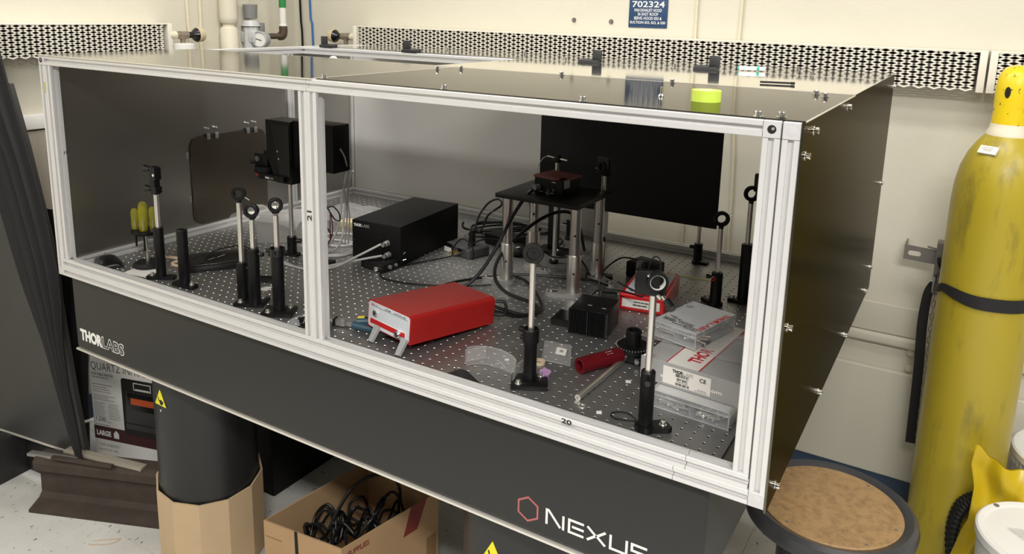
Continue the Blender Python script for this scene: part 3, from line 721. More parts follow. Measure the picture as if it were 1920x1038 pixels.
# dark mount behind the raised board
t = post('mirror_post', 'dim square mirror mount on a post behind the raised board', -548, 720, 118, 296, 'long', 200, 180, hr=12)
h = B().at(T(0, 0, 322) @ R(-25, 'Z')).box(-24, -8, -26, 24, 6, 26, 3).lathe([(10, -2), (15, -2), (15, 10), (10, 10)], R(90, 'X') @ T(0, 0, 2), 24, close=True).out('mount_body', 'black_anod', t)
B().at(T(0, 0, 322) @ R(-25, 'Z')).cyl((-24, 4, -14), (-40, 4, -14), 5, n=12).out('adjuster', 'black_gloss', h)
# black square post behind the raised board
t = thing('black_pillar', 'plain black square pillar on a wide foot behind the raised board', 'pillar', -772, 860)
B().box(-14, -14, 8, 14, 14, 246, 1.5).out('column', 'black_anod', t)
B().box(-48, -34, 0, 48, 30, 9, 1.5).out('foot', 'black_anod', t)
B().cyl((-14, 0, 224), (-24, 0, 224), 6, n=12, ch=.6).out('side_knob', 'black_gloss', t)
socket_screw(B(), 26, -16, 9, 5, 6).out('base_screw', 'chrome', t)

# ------------------------------------------------------------------ raised breadboard with four steel pillars
ANG = 0
rb = thing('raised_breadboard', 'black perforated breadboard raised on four steel pillars', 'breadboard', -645.5, 609, 0, ANG)
PX0, PX1, PY0, PY1 = -124, 124, -103, 103
pl = B().box(PX0, PY0, 244, PX1, PY1, 256, 1.2).out('plate', 'black_anod', rb)
hb = B()
for i in range(9):
    for j in range(8): hb.lathe([(0, 256.05), (3.2, 256.05), (3.2, 256.2), (0, 256.2)], T(PX0+24+25*i, PY0+15+25*j, 0), 10)
hb.out('plate_hole', 'dark', pl, kind='stuff')
for k, (x, y, fr) in enumerate(((-99, -76, -165), (101, -64, -150), (101, 82, -25), (-97, 68, -20))):
    PYC = y if k else y
    x2 = max(PX0+22, min(PX1-20, x)); y2 = max(PY0+22, min(PY1-20, y))
    zt_ = 244
    p = B().lathe([(0, 10), (18.5, 10), (18.5, 112), (17.5, 114), (0, 114)], T(x2, y2, 0), 28).out('pillar_sleeve', 'pillar_steel', rb)
    B().lathe([(0, 114), (14.2, 114), (14.2, zt_), (0, zt_)], T(x2, y2, 0), 28).out('pillar_rod', 'pillar_steel', p)
    for zz in (66, 168):
        B().at(T(x2, y2, zz) @ R(-65, 'Z') @ T(0 if zz > 100 else 0, 0, 0)).cyl((14 if zz > 100 else 18, 0, 0), (14.6 if zz > 100 else 18.8, 0, 0), 3, n=10).out('pin_hole', 'dark', p)
    f = B().at(T(x2, y2, 0) @ R(fr, 'Z')).prism(arcpoly(0, 0, 25, 60, 300, 14)+[(48, -17)]+arcpoly(60, 0, 14, -70, 70, 8)+[(48, 17)], 11).out('fork_clamp', 'fork_grey', rb)
    B().at(T(x2, y2, 0) @ R(fr, 'Z')).prism(rrect(40, -4.5, 66, 4.5, 4.4), .4, None, 11).out('clamp_slot', 'dark', f)
    socket_screw(B().at(T(x2, y2, 0) @ R(fr, 'Z')), 58, 0, 11, 4.6, 5).out('clamp_screw', 'chrome', f)
# laser head with red lid
lh = thing('laser_module', 'small black laser head box with a dull red lid on the raised breadboard', 'laser head', -636, 602, 256.4, -8)
B().box(-46, -36, 0, 46, 48, 44, 2).out('case', 'black_box', lh)
B().at(T(0, 0, 44)).prism([(-48, -38), (22, -38), (32, -30), (32, -8), (50, -8), (50, 50), (-48, 50)], 5.5).out('lid', 'red_lid', lh)
B().box(44, -28, 22, 46.6, -2, 44).out('rating_label', 'print_grey', lh)
B().cyl((-30, -36, 18), (-34, -52, 18), 8, n=16).out('socket', 'reg_dark', lh)
B().cyl((4, -36, 12), (4, -40, 12), 6, n=16).cyl((18, -36, 16), (18, -38, 16), 5, n=16).out('port', 'black_gloss', lh)
printlines(lh, T(0, -36.2, 0) @ FRONT, [(-28, 6, 10, 1.6), (-6, 6, 9, 1.6), (8, 6, 10, 1.6), (-4, 2, 8, 1.4), (12, 36, 12, 2)], 'print_white')
t = thing('fibre_post', 'short post with a crosswise silver bar behind the red-lidded laser head', 'optics mount', -716, 760, 0)
B().cyl((0, 0, 0), (0, 0, 308), 6, ch=.6).out('post', 'steel', t)
B().lathe([(0, 0), (14, 0), (14, 8), (0, 8)], None, 20).out('base', 'black_anod', t)
B().box(-8, -8, 306, 8, 8, 328, 2).out('clamp', 'black_anod', t)
B().cyl((-34, 4, 321), (-8, 1, 319), 2.6, n=10).cyl((8, -1, 318), (34, -4, 316), 3, n=10).out('cross_bar', 'chrome', t)
tag(B().tube([(-750, 764, 321), (-768, 768, 312), (-780, 764, 290), (-782, 758, 258), (-784, 752, 180), (-780, 740, 60), (-770, 735, 2)], 1.2, 6).out('optical_fibre', 'wire_grey'), 'thin pale fibre running down from the silver cross bar', 'fibre')

# ------------------------------------------------------------------ boxes and instruments
cb = thing('controller_box', 'plain black controller box with two cable sockets and white lettering', 'controller', -1147, 454, 0, 5)
B().box(-83, 0, 6, 89, 330, 122, 1.6).out('case', 'black_box', cb)
for x in (-74, 74):
    for y in (20, 315): B().cyl((x, y, 0), (x, y, 7), 9, n=14).out('foot', 'black_rubber', cb)
text('lettering', 'THOR', 28, 9, 'print_white', cb, T(-77, -.1, 103) @ FRONT, .05, .3)
text('lettering', 'LABS', 27, 9, 'print_grey', cb, T(-48, -.1, 103) @ FRONT, 0, .3)
for x, z in ((44, 68), (48, 34)):
    s = B().at(T(x, 0, z) @ R(90, 'X')).lathe([(0, 0), (8.5, 0), (8.5, 3), (6.5, 3.5), (6.5, 9), (8, 9.5), (8, 14), (6, 15), (6, 26), (0, 26)], None, 20).out('bnc_socket', 'galv', cb)
for x, z in ((18, 84), (48, 90), (-74, 60), (-74, 30), (18, 46)): B().at(T(x, 0, z) @ R(90, 'X')).lathe([(0, 0), (4, 0), (4, 1.5), (0, 1.5)], None, 12).out('button', 'black_gloss', cb)
t = thing('screw_terminal_box', 'low flat black box with a chrome knob in front of the controller box', 'photodetector', -1110, 428, 0, -4)
B().box(-45, -30, 0, 45, 38, 24, 2).out('case', 'black_anod', t)
B().box(-44, -31, 10, 44, -29.5, 13).out('case_seam', 'black_gloss', t)
B().cyl((24, -30, 11), (24, -40, 11), 7, n=18, ch=1).out('chrome_knob', 'chrome', t)
B().cyl((-20, 4, 24), (-20, 4, 28), 5, n=14).cyl((44, -5, 13), (50, -5, 13), 6, n=14).cyl((44, 20, 13), (49, 20, 13), 5, n=14).out('side_screw', 'galv', t)
B().cyl((36, 38, 22), (50, 56, 44), 2, n=8).cyl((38, 38, 16), (52, 56, 22), 2, n=8).out('pin', 'chrome', t)

# red laser driver
rd = thing('laser_driver', 'bright red instrument box tilted up on two grey front feet', 'laser driver', -745, 30, 0, -13)
M = T(0, 0, 25) @ R(-4.6, 'X')
body = [(-77, 0), (77, 0)] + arcpoly(67, 54, 10, 0, 90, 6) + arcpoly(-67, 54, 10, 90, 180, 6)
FX = M @ R(90, 'X')
B().prism(body, 254, M @ T(0, 254, 0) @ R(90, 'X')).out('case', 'red_case', rd)
fp = rrect(-73.5, 2.5, 73.5, 60.5, 8, 5)
B().prism(fp, 1.2, M @ R(90, 'X')).out('front_panel', 'panel_grey', rd)
G = M @ T(0, -1.2, 0) @ R(90, 'X')
B().prism(rrect(-66, 9, 62, 23.5, 1, 2), .5, G).out('strip_border', 'white', rd)
B().prism(rrect(-64.5, 10.5, 60.5, 22, 1, 2), .8, G).out('red_strip', 'red_plastic', rd)
kk = B().at(G).lathe([(0, 0), (8, 0), (8, 4), (6, 5.5), (0, 5.5)], T(-46, 38, 0), 20).out('key_switch', 'chrome', rd)
B().at(G).box(-47.2, 34, 5.5, -44.8, 42, 6).out('key_slot', 'dark', kk)
B().at(G).lathe([(0, 0), (7.5, 0), (8.5, 3), (8.5, 9), (7, 11), (0, 11.6)], T(42, 15, 0), 22).out('round_knob', 'chrome', rd)
B().at(G).box(-66, 51.5, 0, 67, 52.2, .3).out('rule_line', 'print_black', rd)
text('lettering', 'THOR', 13, 4, 'red_print', rd, G @ T(-65, 53, 0), .03, .2)
text('lettering', 'LABS', 11, 4, 'print_grey', rd, G @ T(-51, 53, 0), 0, .2)
text('lettering', 'SYSTEM', 20, 3.8, 'print_black', rd, G @ T(-14, 53, 0), .01, .2)
text('lettering', 'Q-SWITCHED LASER', 42, 3.8, 'print_black', rd, G @ T(18, 53, 0), .01, .2)
for x in (-36, 62):
    B().prism([(-9, 38), (9, 38), (6.5, 0), (-6.5, 0)], 7, T(x, -18, 2) @ R(-34, 'X') @ R(90, 'X')).out('front_foot', 'foot_grey', rd)
B().cyl((46, 6, 24), (46, 0, 14), 4.5, n=14).out('leg_pin', 'chrome', rd)
for x in (-62, 62): B().cyl((x, 215, 0), (x, 215, 9), 7, n=12).out('rear_foot', 'black_rubber', rd)
# spectrometer-like adapter with two gold sockets
t = thing('usb_module', 'grey module with two gold sockets and a white sticker', 'instrument', -985, 690, 0, -18)
B().box(-58, -40, 0, 62, 44, 30, 7, 3).out('case', 'module_grey', t)
B().box(-58.5, -42, 14, -18, -39.5, 30, 1).out('front_bezel', 'black_gloss', t)
B().box(-57, -42.6, 2, -22, -40, 17).out('sticker', 'paper', t)
B().box(4, -42, 8, 30, -30, 26, 4, 2).out('black_block', 'black_gloss', t)
for x in (-10, 10): B().cyl((x, -40, 8), (x, -54, 8), 5, n=16, ch=.6).out('gold_socket', 'brass', t)
B().cyl((26, 0, 30), (24, 4, 78), 12, 8, n=12).out('plug', 'black_rubber', t)
t = thing('power_adapter', 'black mains adapter block lying behind the grey module', 'adapter', -930, 830, 0, -10)
B().box(-60, -34, 0, 60, 34, 36, 4).out('case', 'black_box', t)
t = thing('black_pouch', 'small black pouch between the pillars under the raised board', 'pouch', -842, 762, 0, 15)
B().ball((0, 0, 18), 30, 16, 8, .62).box(-40, -14, 0, 38, 20, 20, 8).out('pouch_body', 'black_cloth', t)
B().tube([(-34, 0, 20), (0, -6, 38), (34, 4, 24)], 2).out('pull_cord', 'wire_black', t)
t = thing('wire_stripper', 'red and yellow handled tool lying under the raised board', 'tool', -872, 780, 10, -38)
B().box(-46, -6, 0, 46, 6, 9, 3).out('red_handle', 'orange_red', t)
B().box(-46, -4, 9, 46, 4, 13, 2).out('yellow_handle', 'yellow_tool', t)
B().tube([(40, -14, 14), (52, -8, 20), (60, -2, 24)], 2, 6).out('tool_pin', 'chrome', t)

# cables
def cable(label, pts, r=3, m='wire_black', name='cable'):
    return tag(B().tube(pts, r, 8, 6).out(name, m), label, 'cable')
cable('thick black cable curving from the laser head down to the red driver', [(-672, 572, 270), (-690, 548, 258), (-722, 515, 190), (-742, 480, 120), (-770, 440, 50), (-800, 400, 14), (-842, 350, 8), (-840, 290, 20), (-800, 262, 40)], 5)
cable('thick black cable looping between the steel pillars', [(-655, 840, 30), (-648, 760, 150), (-676, 700, 176), (-716, 620, 150), (-750, 520, 90), (-742, 468, 40), (-690, 440, 12), (-600, 420, 8), (-560, 380, 8), (-580, 320, 10), (-634, 268, 30)], 5)
cable('black cable lying in a loop behind the red driver', [(-640, 272, 44), (-600, 300, 26), (-560, 340, 10), (-570, 420, 7), (-700, 560, 7), (-780, 540, 8), (-850, 420, 10), (-830, 300, 22), (-780, 264, 46)], 4)
cable('black cable with a short bow out of the rear of the red driver', [(-610, 262, 60), (-590, 274, 56), (-588, 268, 30), (-620, 262, 26)], 4)
cable('thin black cable trailing across the table from the grey module', [(-960, 640, 20), (-990, 610, 8), (-1040, 520, 4), (-1080, 420, 3), (-1040, 360, 3), (-940, 370, 3), (-820, 430, 4), (-760, 480, 5)], 2.2)
cable('thin black cable bowed up in front of the grey module', [(-1010, 645, 6), (-990, 640, 40), (-960, 636, 62), (-930, 640, 40), (-930, 646, 4), (-952, 650, 30), (-930, 700, 50), (-880, 760, 40)], 2.2)
cable('black mains cable standing up from the plug on the grey module', [(-960, 700, 76), (-968, 730, 110), (-972, 790, 140), (-950, 812, 152), (-926, 796, 140), (-940, 744, 118), (-990, 790, 60), (-1040, 850, 20)], 3.4)
cable('coiled black mains cable heaped behind the grey module', [(-1068, 792, 60), (-1084, 812, 44), (-1100, 850, 22), (-1062, 868, 18), (-1010, 900, 24), (-950, 960, 26), (-930, 1010, 20), (-990, 1000, 26), (-1060, 930, 30), (-1090, 880, 26), (-1060, 850, 20), (-1000, 860, 30), (-930, 930, 30), (-890, 990, 20), (-950, 1030, 16), (-1030, 980, 24), (-1080, 900, 34), (-1040, 840, 24), (-980, 850, 18), (-920, 900, 20), (-850, 970, 16), (-780, 940, 12), (-770, 850, 10)], 4, 'wire_black')
cable('second coil of black cable lying loosely behind the grey module', [(-1100, 900, 10), (-1060, 960, 14), (-990, 1020, 14), (-930, 1030, 12), (-960, 950, 12), (-1030, 880, 12), (-1080, 850, 10), (-1040, 820, 10), (-970, 870, 14), (-900, 950, 12), (-870, 1010, 10)], 3.4, 'wire_black')
cable('black cable running right under the raised board to the adapter', [(-780, 560, 5), (-720, 600, 8), (-640, 640, 6), (-560, 660, 10), (-480, 620, 20)], 4)
cable('thin black cable hanging from the raised board to the table', [(-776, 690, 240), (-770, 700, 180), (-750, 690, 90), (-690, 700, 40), (-600, 680, 60), (-540, 640, 30)], 2.4)
cable('thin black cable arching beside the red meter', [(-475, 560, 6), (-482, 580, 60), (-460, 640, 92), (-440, 690, 84), (-400, 720, 66)], 2.2)
cable('thin black cable lying over the heat sink corner', [(-470, 480, 10), (-440, 470, 60), (-380, 490, 64), (-300, 420, 90), (-200, 120, 250)], 2.0)
g1 = [(-1195, 402, 300), (-1190, 420, 200), (-1230, 430, 120), (-1290, 455, 60)]
cable('grey cable rising from the table behind the middle frame post, left strand of the pair', [(-1262, 472, 262), (-1271, 470, 246), (-1284, 465, 176), (-1291, 455, 94), (-1307, 440, 42), (-1350, 432, 6), (-1420, 430, 4)], 3.4, 'wire_grey')
cable('grey cable rising from the table behind the middle frame post, right strand of the pair', [(-1256, 482, 258), (-1264, 480, 242), (-1277, 475, 172), (-1282, 465, 93), (-1277, 455, 58), (-1292, 442, 20), (-1340, 440, 5), (-1410, 444, 4)], 3.4, 'wire_grey')
cable('thin grey cable drooping from the upper corner of the black camera stage', [(-1209, 380, 345), (-1206, 398, 312), (-1226, 430, 240), (-1260, 462, 170), (-1276, 486, 110), (-1296, 500, 20)], 2.2, 'wire_grey')
cable('thin grey cable drooping from the lower corner of the black camera stage', [(-1214, 380, 282), (-1222, 398, 262), (-1250, 440, 200), (-1280, 480, 120), (-1310, 500, 20)], 2.2, 'wire_grey')
cable('big grey cable loop lying flat on the table left of the controller box, upper coil', [(-1440, 480, 5), (-1394, 490, 6), (-1340, 500, 6), (-1306, 560, 6), (-1340, 620, 6), (-1390, 624, 6), (-1440, 600, 6), (-1470, 560, 5)], 3.2, 'wire_grey')
cable('big grey cable loop lying flat on the table left of the controller box, lower coil', [(-1400, 380, 4), (-1320, 400, 4), (-1268, 436, 4), (-1262, 500, 4), (-1290, 545, 4), (-1350, 560, 4), (-1420, 540, 4)], 3.2, 'wire_grey')
cable('second grey cable loop just inside the lower coil by the controller box', [(-1400, 392, 4), (-1322, 412, 4), (-1278, 446, 4), (-1274, 500, 5), (-1302, 536, 5), (-1360, 546, 4)], 3.0, 'wire_grey')
cable('pale grey cable sweeping along the table into the upper controller socket', [(-1360, 300, 4), (-1270, 288, 4), (-1200, 330, 10), (-1150, 380, 40), (-1107, 432, 70)], 3.4, 'wire_grey')
cable('pale grey cable sweeping along the table into the lower controller socket', [(-1370, 290, 4), (-1260, 296, 4), (-1190, 350, 18), (-1140, 392, 30), (-1104, 432, 36)], 3.4, 'wire_grey')
cable('thin dark red wire hanging beside the middle frame post', [(-1240, 370, 158), (-1234, 370, 107), (-1244, 370, 73), (-1270, 368, 46), (-1320, 350, 4)], 1.5, 'wire_red', 'wire')
cable('second thin dark red wire hanging beside the middle frame post', [(-1244, 372, 156), (-1246, 372, 107), (-1250, 372, 66), (-1280, 368, 36), (-1340, 356, 4)], 1.5, 'wire_red', 'wire')
cable('thin black wire tied in loops beside the middle frame post', [(-1276, 380, 230), (-1272, 380, 186), (-1262, 380, 168), (-1240, 380, 172), (-1219, 380, 158), (-1214, 380, 136), (-1232, 380, 134), (-1250, 380, 150), (-1262, 380, 164), (-1272, 380, 146), (-1284, 380, 150), (-1290, 380, 120), (-1270, 384, 104), (-1254, 384, 80), (-1268, 384, 56), (-1290, 384, 62), (-1300, 384, 90)], 2.0, 'wire_black', 'wire')

# heat sink block and small black box
t = thing('heat_sink', 'finned black heat sink block standing on the table', 'heat sink', -397, 322, 0, 8)
B().box(-46, 8, 0, 46, 108, 62, 2).out('block', 'black_anod', t)
for x0 in (-46, -1.4, 43): B().box(x0, -1, 2, x0+2.9, 10, 62).out('fin_frame', 'black_gloss', t)
for i in range(24):
    x = -41 + i*3.55
    if abs(x) > 2: B().box(x-.6, 1, 3, x+.6, 9, 61).out('fin', 'black_anod', t)
B().box(-12, 40, 62, -2, 44, 62.3).box(24, 34, 62, 34, 38, 62.3).out('top_marking', 'print_grey', t)
t = thing('flat_box', 'flat small black box with a sunken lid beside the heat sink', 'box', -472, 378, 0, 8)
B().box(-34, -34, 0, 34, 34, 16, 1.5).out('case', 'black_anod', t)
B().box(-29, -29, 16, 29, 29, 16.4).out('sunken_lid', 'black_gloss', t)
# red power meter with a label
t = thing('red_meter', 'red handheld meter box with white front label and white keypad', 'meter', -348, 536, 0, 9)
B().box(-58, 0, 0, 58, 210, 44, 5, 3).out('case', 'red_plastic', t)
B().at(T(0, 0, 44)).prism(rrect(-48, 14, 48, 198, 8), .8).out('keypad_panel', 'panel_grey', t)
B().at(T(0, 0, 44.8)).prism([(-34, 60), (-14, 36), (16, 36), (36, 60), (36, 160), (-34, 160)], .8).out('display', 'black_gloss', t)
B().at(T(0, 0, 44.8)).ribbon([(-44, 40), (-30, 22)], 5, .6).ribbon([(44, 40), (30, 22)], 5, .6).prism(arcpoly(-10, 26, 7, 0, 360, 14)[:-1], .6).out('key', 'black_rubber', t)
B().box(-50, -.6, 10, 46, 0.4, 32).out('front_label', 'paper', t)
printlines(t, T(0, -.7, 0) @ FRONT, [(-20, 24, 40, 2.6), (-22, 16, 36, 3)], 'print_black')
t = thing('power_brick', 'small black power brick behind the red meter', 'adapter', -448, 800, 0, -12)
B().box(-36, -36, 0, 46, 40, 46, 4).out('case', 'black_box', t)
t = thing('black_connector', 'black plug standing beside the heat sink under the cable', 'plug', -420, 498, 0, 20)
B().box(-20, -12, 0, 20, 12, 50, 3).box(-30, -8, 0, -20, 8, 26, 2).out('plug_body', 'black_rubber', t)
tag(B().quadbox([(-505, 846, .2), (-500, 858, .2), (-262, 882, .2), (-266, 870, .2)], [(-505, 846, .6), (-500, 858, .6), (-262, 882, .6), (-266, 870, .6)]).out('tape_strip', 'tape_line'), 'strip of yellow green tape stuck across the table near the right irises', 'tape')

# rotation mount, red tube, rod
t = thing('rotation_mount', 'round black rotation stage with a cylinder on top and a side handle', 'optics mount', -262, 272, 0, 0)
B().lathe([(0, 4), (30, 4), (30, 22), (0, 22)], None, 32).box(-14, -24, 0, 40, 22, 18, 3).out('stage_body', 'black_anod', t)
B().lathe([(0, 22), (36, 22), (38, 24), (38, 32), (34, 35), (0, 35)], None, 40).out('scale_ring', 'black_anod', t)
b = B()
for k in range(36):
    a = 2*PI*k/36; b.at(T(36.6*math.cos(a), 36.6*math.sin(a), 32) @ R(10*k, 'Z')).box(-.9, -.3, 0, .9, .3, 2)
b.out('scale_tick', 'print_white', t, kind='stuff')
B().lathe([(0, 35), (17, 35), (17, 66), (15, 68), (11, 68), (11, 60), (0, 60)], None, 30).out('tube_socket', 'black_anod', t)
B().cyl((34, 10, 20), (70, 34, 22), 16, 13, n=16).cyl((70, 34, 22), (96, 40, 26), 10, n=14).out('side_handle', 'black_rubber', t)
B().cyl((20, -28, 12), (24, -36, 12), 5, n=12).out('lock_screw', 'galv', t)
t = thing('red_tube', 'dark red tubular handle lying on the table', 'tube', -300, 200, 17, 63)
B().pipe((-62, 0, 0), (46, 0, 0), 17, 11, 30).out('tube_body', 'red_dark', t)
B().cyl((-30, 0, 0), (46, 0, 0), 10.9).out('tube_core', 'dark', t)
B().pipe((46, 0, 0), (58, 0, 0), 16, 10, 30).out('chrome_ring', 'chrome', t)
text('lettering', 'THOR', 18, 4, 'print_white', t, T(2, -4, 16.6) @ R(-12, 'X'), .03, .5)
text('lettering', 'LABS', 16, 4, 'print_white', t, T(4, -9.5, 14.4) @ R(-30, 'X'), 0, .5)
t = thing('steel_rod', 'long polished steel rod lying on the table in front of the rotation stage', 'rod', -279, 38, 6.4, 88)
B().pipe((0, 0, 0), (196, 0, 0), 6.3, 3, 24).out('rod_body', 'steel', t)
B().cyl((4, 0, 0), (192, 0, 0), 2.9).out('rod_core', 'galv', t)
tag(B().pipe((-262, 24, 0), (-262, 24, 2), 8, 5, 20).out('washer', 'steel'), 'flat steel washer lying by the end of the long rod', 'washer')

# clear parts bag with label, washer, pink cap, chips
t = thing('parts_bag', 'empty clear plastic parts bag with a white label lying on the table', 'bag', -405, 210, 0, 0)
B().grid(lambda u, v: (-30*(1-v)*0 + (-16+62*u) + (-46+0*u)*v + 0, -55 + 8*u + 96*v, 1.2 + 2.2*math.sin(PI*u)*math.sin(PI*v) + .6*math.sin(9*u+5*v)), 12, 12).out('film', 'film', t)
B().tube([(-18, -55, 1.5), (14, -52, 2.5), (46, -47, 1.5)], .9, 6).tube([(46, -47, 1.5), (24, 0, 2.5), (0, 49, 1.5)], .9, 6).tube([(-18, -55, 1.5), (-40, -6, 2), (-62, 41, 1.5)], .7, 6).out('sealed_edge', 'film_hazy', t)
lb = B().quadbox([(-6, -16, 4), (18, -14, 4), (6, 18, 4), (-18, 17, 4)], [(-6, -16, 4.4), (18, -14, 4.4), (6, 18, 4.4), (-18, 17, 4.4)]).out('bag_label', 'paper', t)
B().quadbox([(-2, -4, 4.4), (6, -3, 4.4), (2, 9, 4.4), (-6, 8, 4.4)], [(-2, -4, 4.6), (6, -3, 4.6), (2, 9, 4.6), (-6, 8, 4.6)]).out('print_block', 'print_grey', lb)
tag(B().at(T(-421, 140, 0)).lathe([(9, 0), (13, 0), (13, 6), (9, 6)], None, 28, close=True).out('wooden_ring', 'washer'), 'small pale ring lying right of the black disc post', 'ring')
tag(B().at(T(-376, 84, 0)).lathe([(0, 0), (7, 0), (10.5, 13), (12, 15), (12, 16.5), (0, 15.5)], None, 24).out('pink_cup', 'pink'), 'small pink plastic cap behind the foot of the black disc post', 'cap')
for x, y, s, lab in ((-225, 20, 5, 'tiny white chip on the table, nearer the long frame rail'), (-228, 168, 5.5, 'tiny white chip on the table, beside the red tube'), (-487, 116, 4.5, 'tiny white triangular chip behind the safety glasses')):
    tag(B().at(T(x, y, 0) @ R(25, 'Z')).box(-s, -s, 0, s, s*.8, 1.2, .2, 1).out('white_chip', 'white'), lab, 'chip')
cable('thin black wire tie curled beside the front right post', [(-120, 30, 8), (-150, 22, 4), (-190, 8, 6), (-198, 20, 8), (-176, 34, 8), (-150, 16, 10), (-138, -4, 6), (-132, -18, 4)], 1.2, 'wire_black', 'wire_tie')

# safety glasses
t = thing('safety_glasses', 'clear plastic safety glasses lying in front of the red driver', 'glasses', -460, 68, 0, -6)
def lensf(u, v):
    a = -1.5 + 3.0*u
    return (-16 + 62*math.sin(a)*1.0, -38 + 40*math.cos(a) - 10*v*0, 2 + 40*v - 12*v*(1-abs(2*u-1))*0 - (8*math.exp(-((u-.5)/.07)**2))*(1-v))
B().grid(lensf, 28, 6).out('wrap_lens', 'glass_spec', t)
B().tube([lensf(i/20, 1) for i in range(21)], 1.3, 6, 2).tube([lensf(i/20, 0) for i in range(21)], 1.0, 6, 2).tube([lensf(.5+.02*i, .45-abs(i)*.08) for i in range(-4, 5)], 1.4, 6, 2).out('lens_rim', 'film_hazy', t)
for s in (-1, 1):
    e = lensf((s+1)/2, .7)
    B().tube([e, (e[0]+s*2, e[1]-34, 30), (e[0]-s*6, e[1]-14, 24) if False else (e[0]-s*3, e[1]-22, 28)], 1.2, 6, 3)
B().grid(lambda u, v: (-78+10*u, -40+58*u, 12+26*v-8*u), 8, 3).out('temple_arm', 'glass_spec', t)
B().grid(lambda u, v: (46-18*u, -40+66*u, 10+24*v-6*u), 8, 3).out('temple_arm', 'glass_spec', t)
B().tube([(-78, -40, 38), (-73, -11, 34), (-68, 18, 30)], 1.3, 6).tube([(46, -40, 34), (37, -7, 31), (28, 26, 28)], 1.3, 6).tube([(-78, -40, 12), (-68, 18, 4)], 1.1, 6, 0).tube([(46, -40, 10), (28, 26, 4)], 1.1, 6, 0).out('arm_edge', 'film_hazy', t)
t = thing('black_strap', 'black crumpled strap lying at the rail left of the safety glasses', 'strap', -516, -22)
B().grid(lambda u, v: (-48+96*u, -26+34*v+14*math.sin(3*u), 1.5+11*math.sin(PI*u)*(.4+.6*v)+3*math.sin(9*u+4*v)), 14, 6).out('strap_fold', 'black_cloth', t, solid=2.5)
B().ball((-22, 16, 16), 3.4, 10, 6).out('stud', 'chrome', t)

# grey carton, screw boxes
def screwbox(name, label, x, y, z, rot, L, Wd, H, tilt=0, paper=True, fill='mix'):
    t = thing(name, label, 'screw box', x, y, z, rot)
    if tilt: t.rotation_euler = (0, math.radians(tilt), math.radians(rot))
    hL, hW, s = L/2, Wd/2, 1.4
    b = B().box(-hL+2, -hW+2, 0, hL-2, hW-2, s, .4, 1)
    for q in ((-hL+2, -hW+2, hL-2, -hW+2+s), (-hL+2, hW-2-s, hL-2, hW-2), (-hL+2, -hW+2, -hL+2+s, hW-2), (hL-2-s, -hW+2, hL-2, hW-2)): b.box(q[0], q[1], 0, q[2], q[3], H-8, .4, 1)
    b.out('tray', 'acrylic', t)
    B().box(-hL, -hW, H-10, hL, -hW+1.2, H, .4, 1).box(-hL, hW-1.2, H-10, hL, hW, H, .4, 1).box(-hL, -hW, H-10, -hL+1.2, hW, H, .4, 1).box(hL-1.2, -hW, H-10, hL, hW, H, .4, 1).box(-hL, -hW, H-1.4, hL, hW, H, .5, 1).out('lid', 'acrylic_frost', t)
    e = B()
    for q in (-1, 1):
        e.cyl((-hL+.6, q*(hW-.6), H-.6), (hL-.6, q*(hW-.6), H-.6), 1.0, n=6).cyl((q*(hL-.6), -hW+.6, H-.6), (q*(hL-.6), hW-.6, H-.6), 1.0, n=6)
        e.cyl((-hL+.4, q*(hW-.4), H-10), (hL-.4, q*(hW-.4), H-10), .7, n=6).cyl((q*(hL-.4), -hW+.4, H-10), (q*(hL-.4), hW-.4, H-10), .7, n=6)
        e.cyl((-hL+2, q*(hW-2.4), .9), (hL-2, q*(hW-2.4), .9), .8, n=6)
        for g in (-1, 1): e.cyl((g*(hL-1.2), q*(hW-1.2), 0), (g*(hL-1.2), q*(hW-1.2), H-1), 1.0, n=6)
    e.out('box_edge', 'card_frost', t)
    n = 2
    d = B()
    for k in range(1, n): d.box(-hL+L*k/n-.6, -hW+3, 1.4, -hL+L*k/n+.6, hW-3, H-10)
    d.box(-hL+3, -.6, 1.4, hL-3, .6, H-10).out('divider', 'acrylic_frost', t)
    if paper: B().box(-hL+5, -hW+5, H-3, hL-5, hW-5, H-2.2).out('paper_card', 'paper', t)
    return t
def screws(boxname, n, cx, cy, z, rx, ry, rz, L, r, lab, z0=2):
    global proto_s
    m = None
    for i in range(n):
        px, py, pz = cx+random.uniform(-rx, rx), cy+random.uniform(-ry, ry), z+r+1.6+random.uniform(0, rz)
        a = random.uniform(-35, 35) if L > 25 else random.uniform(0, 180)
        if m is None:
            b = B().cyl((-L/2, 0, 0), (L/2, 0, 0), r, n=10, ch=.3)
            if L > 15: b.cyl((-L/2-r*1.4, 0, 0), (-L/2, 0, 0), r*1.7, n=12, ch=.3)
            o = b.out('screw', 'steel'); m = o.data; o.location = (0, 0, 0)
        else: o = bpy.data.objects.new('screw', m); COL.objects.link(o)
        o.location = (px/1000, py/1000, (pz+FL)/1000); o.rotation_euler = (0, math.radians(random.uniform(-8, 8)), math.radians(a))
        tag(o, lab[0], 'screw', lab[1])
screwbox('screw_box', 'clear screw box lying under the grey carton at the front right', -73, 142, 0, -4, 154, 100, 36)
LG = ('long silver screw in the clear box under the grey carton', 'long screws in the lower screw box')
screws('', 9, -108, 108, 1, 24, 8, 14, 38, 2.3, LG)
SG = ('short silver set screw in the clear box under the grey carton', 'set screws in the lower screw box')
screws('', 26, -36, 106, 1, 28, 9, 14, 11, 2.3, SG)
gc = thing('grey_carton', 'grey cardboard carton with a white product label and red-edged white band', 'carton', -84, 256, 37, -5)
B().box(-94, -134, 0, 122, 124, 44, 1.2).out('carton_body', 'grey_card', gc)
B().box(-94, -134.8, 0, 122, -133.8, 47, .3, 1).out('front_flap', 'grey_card', gc)
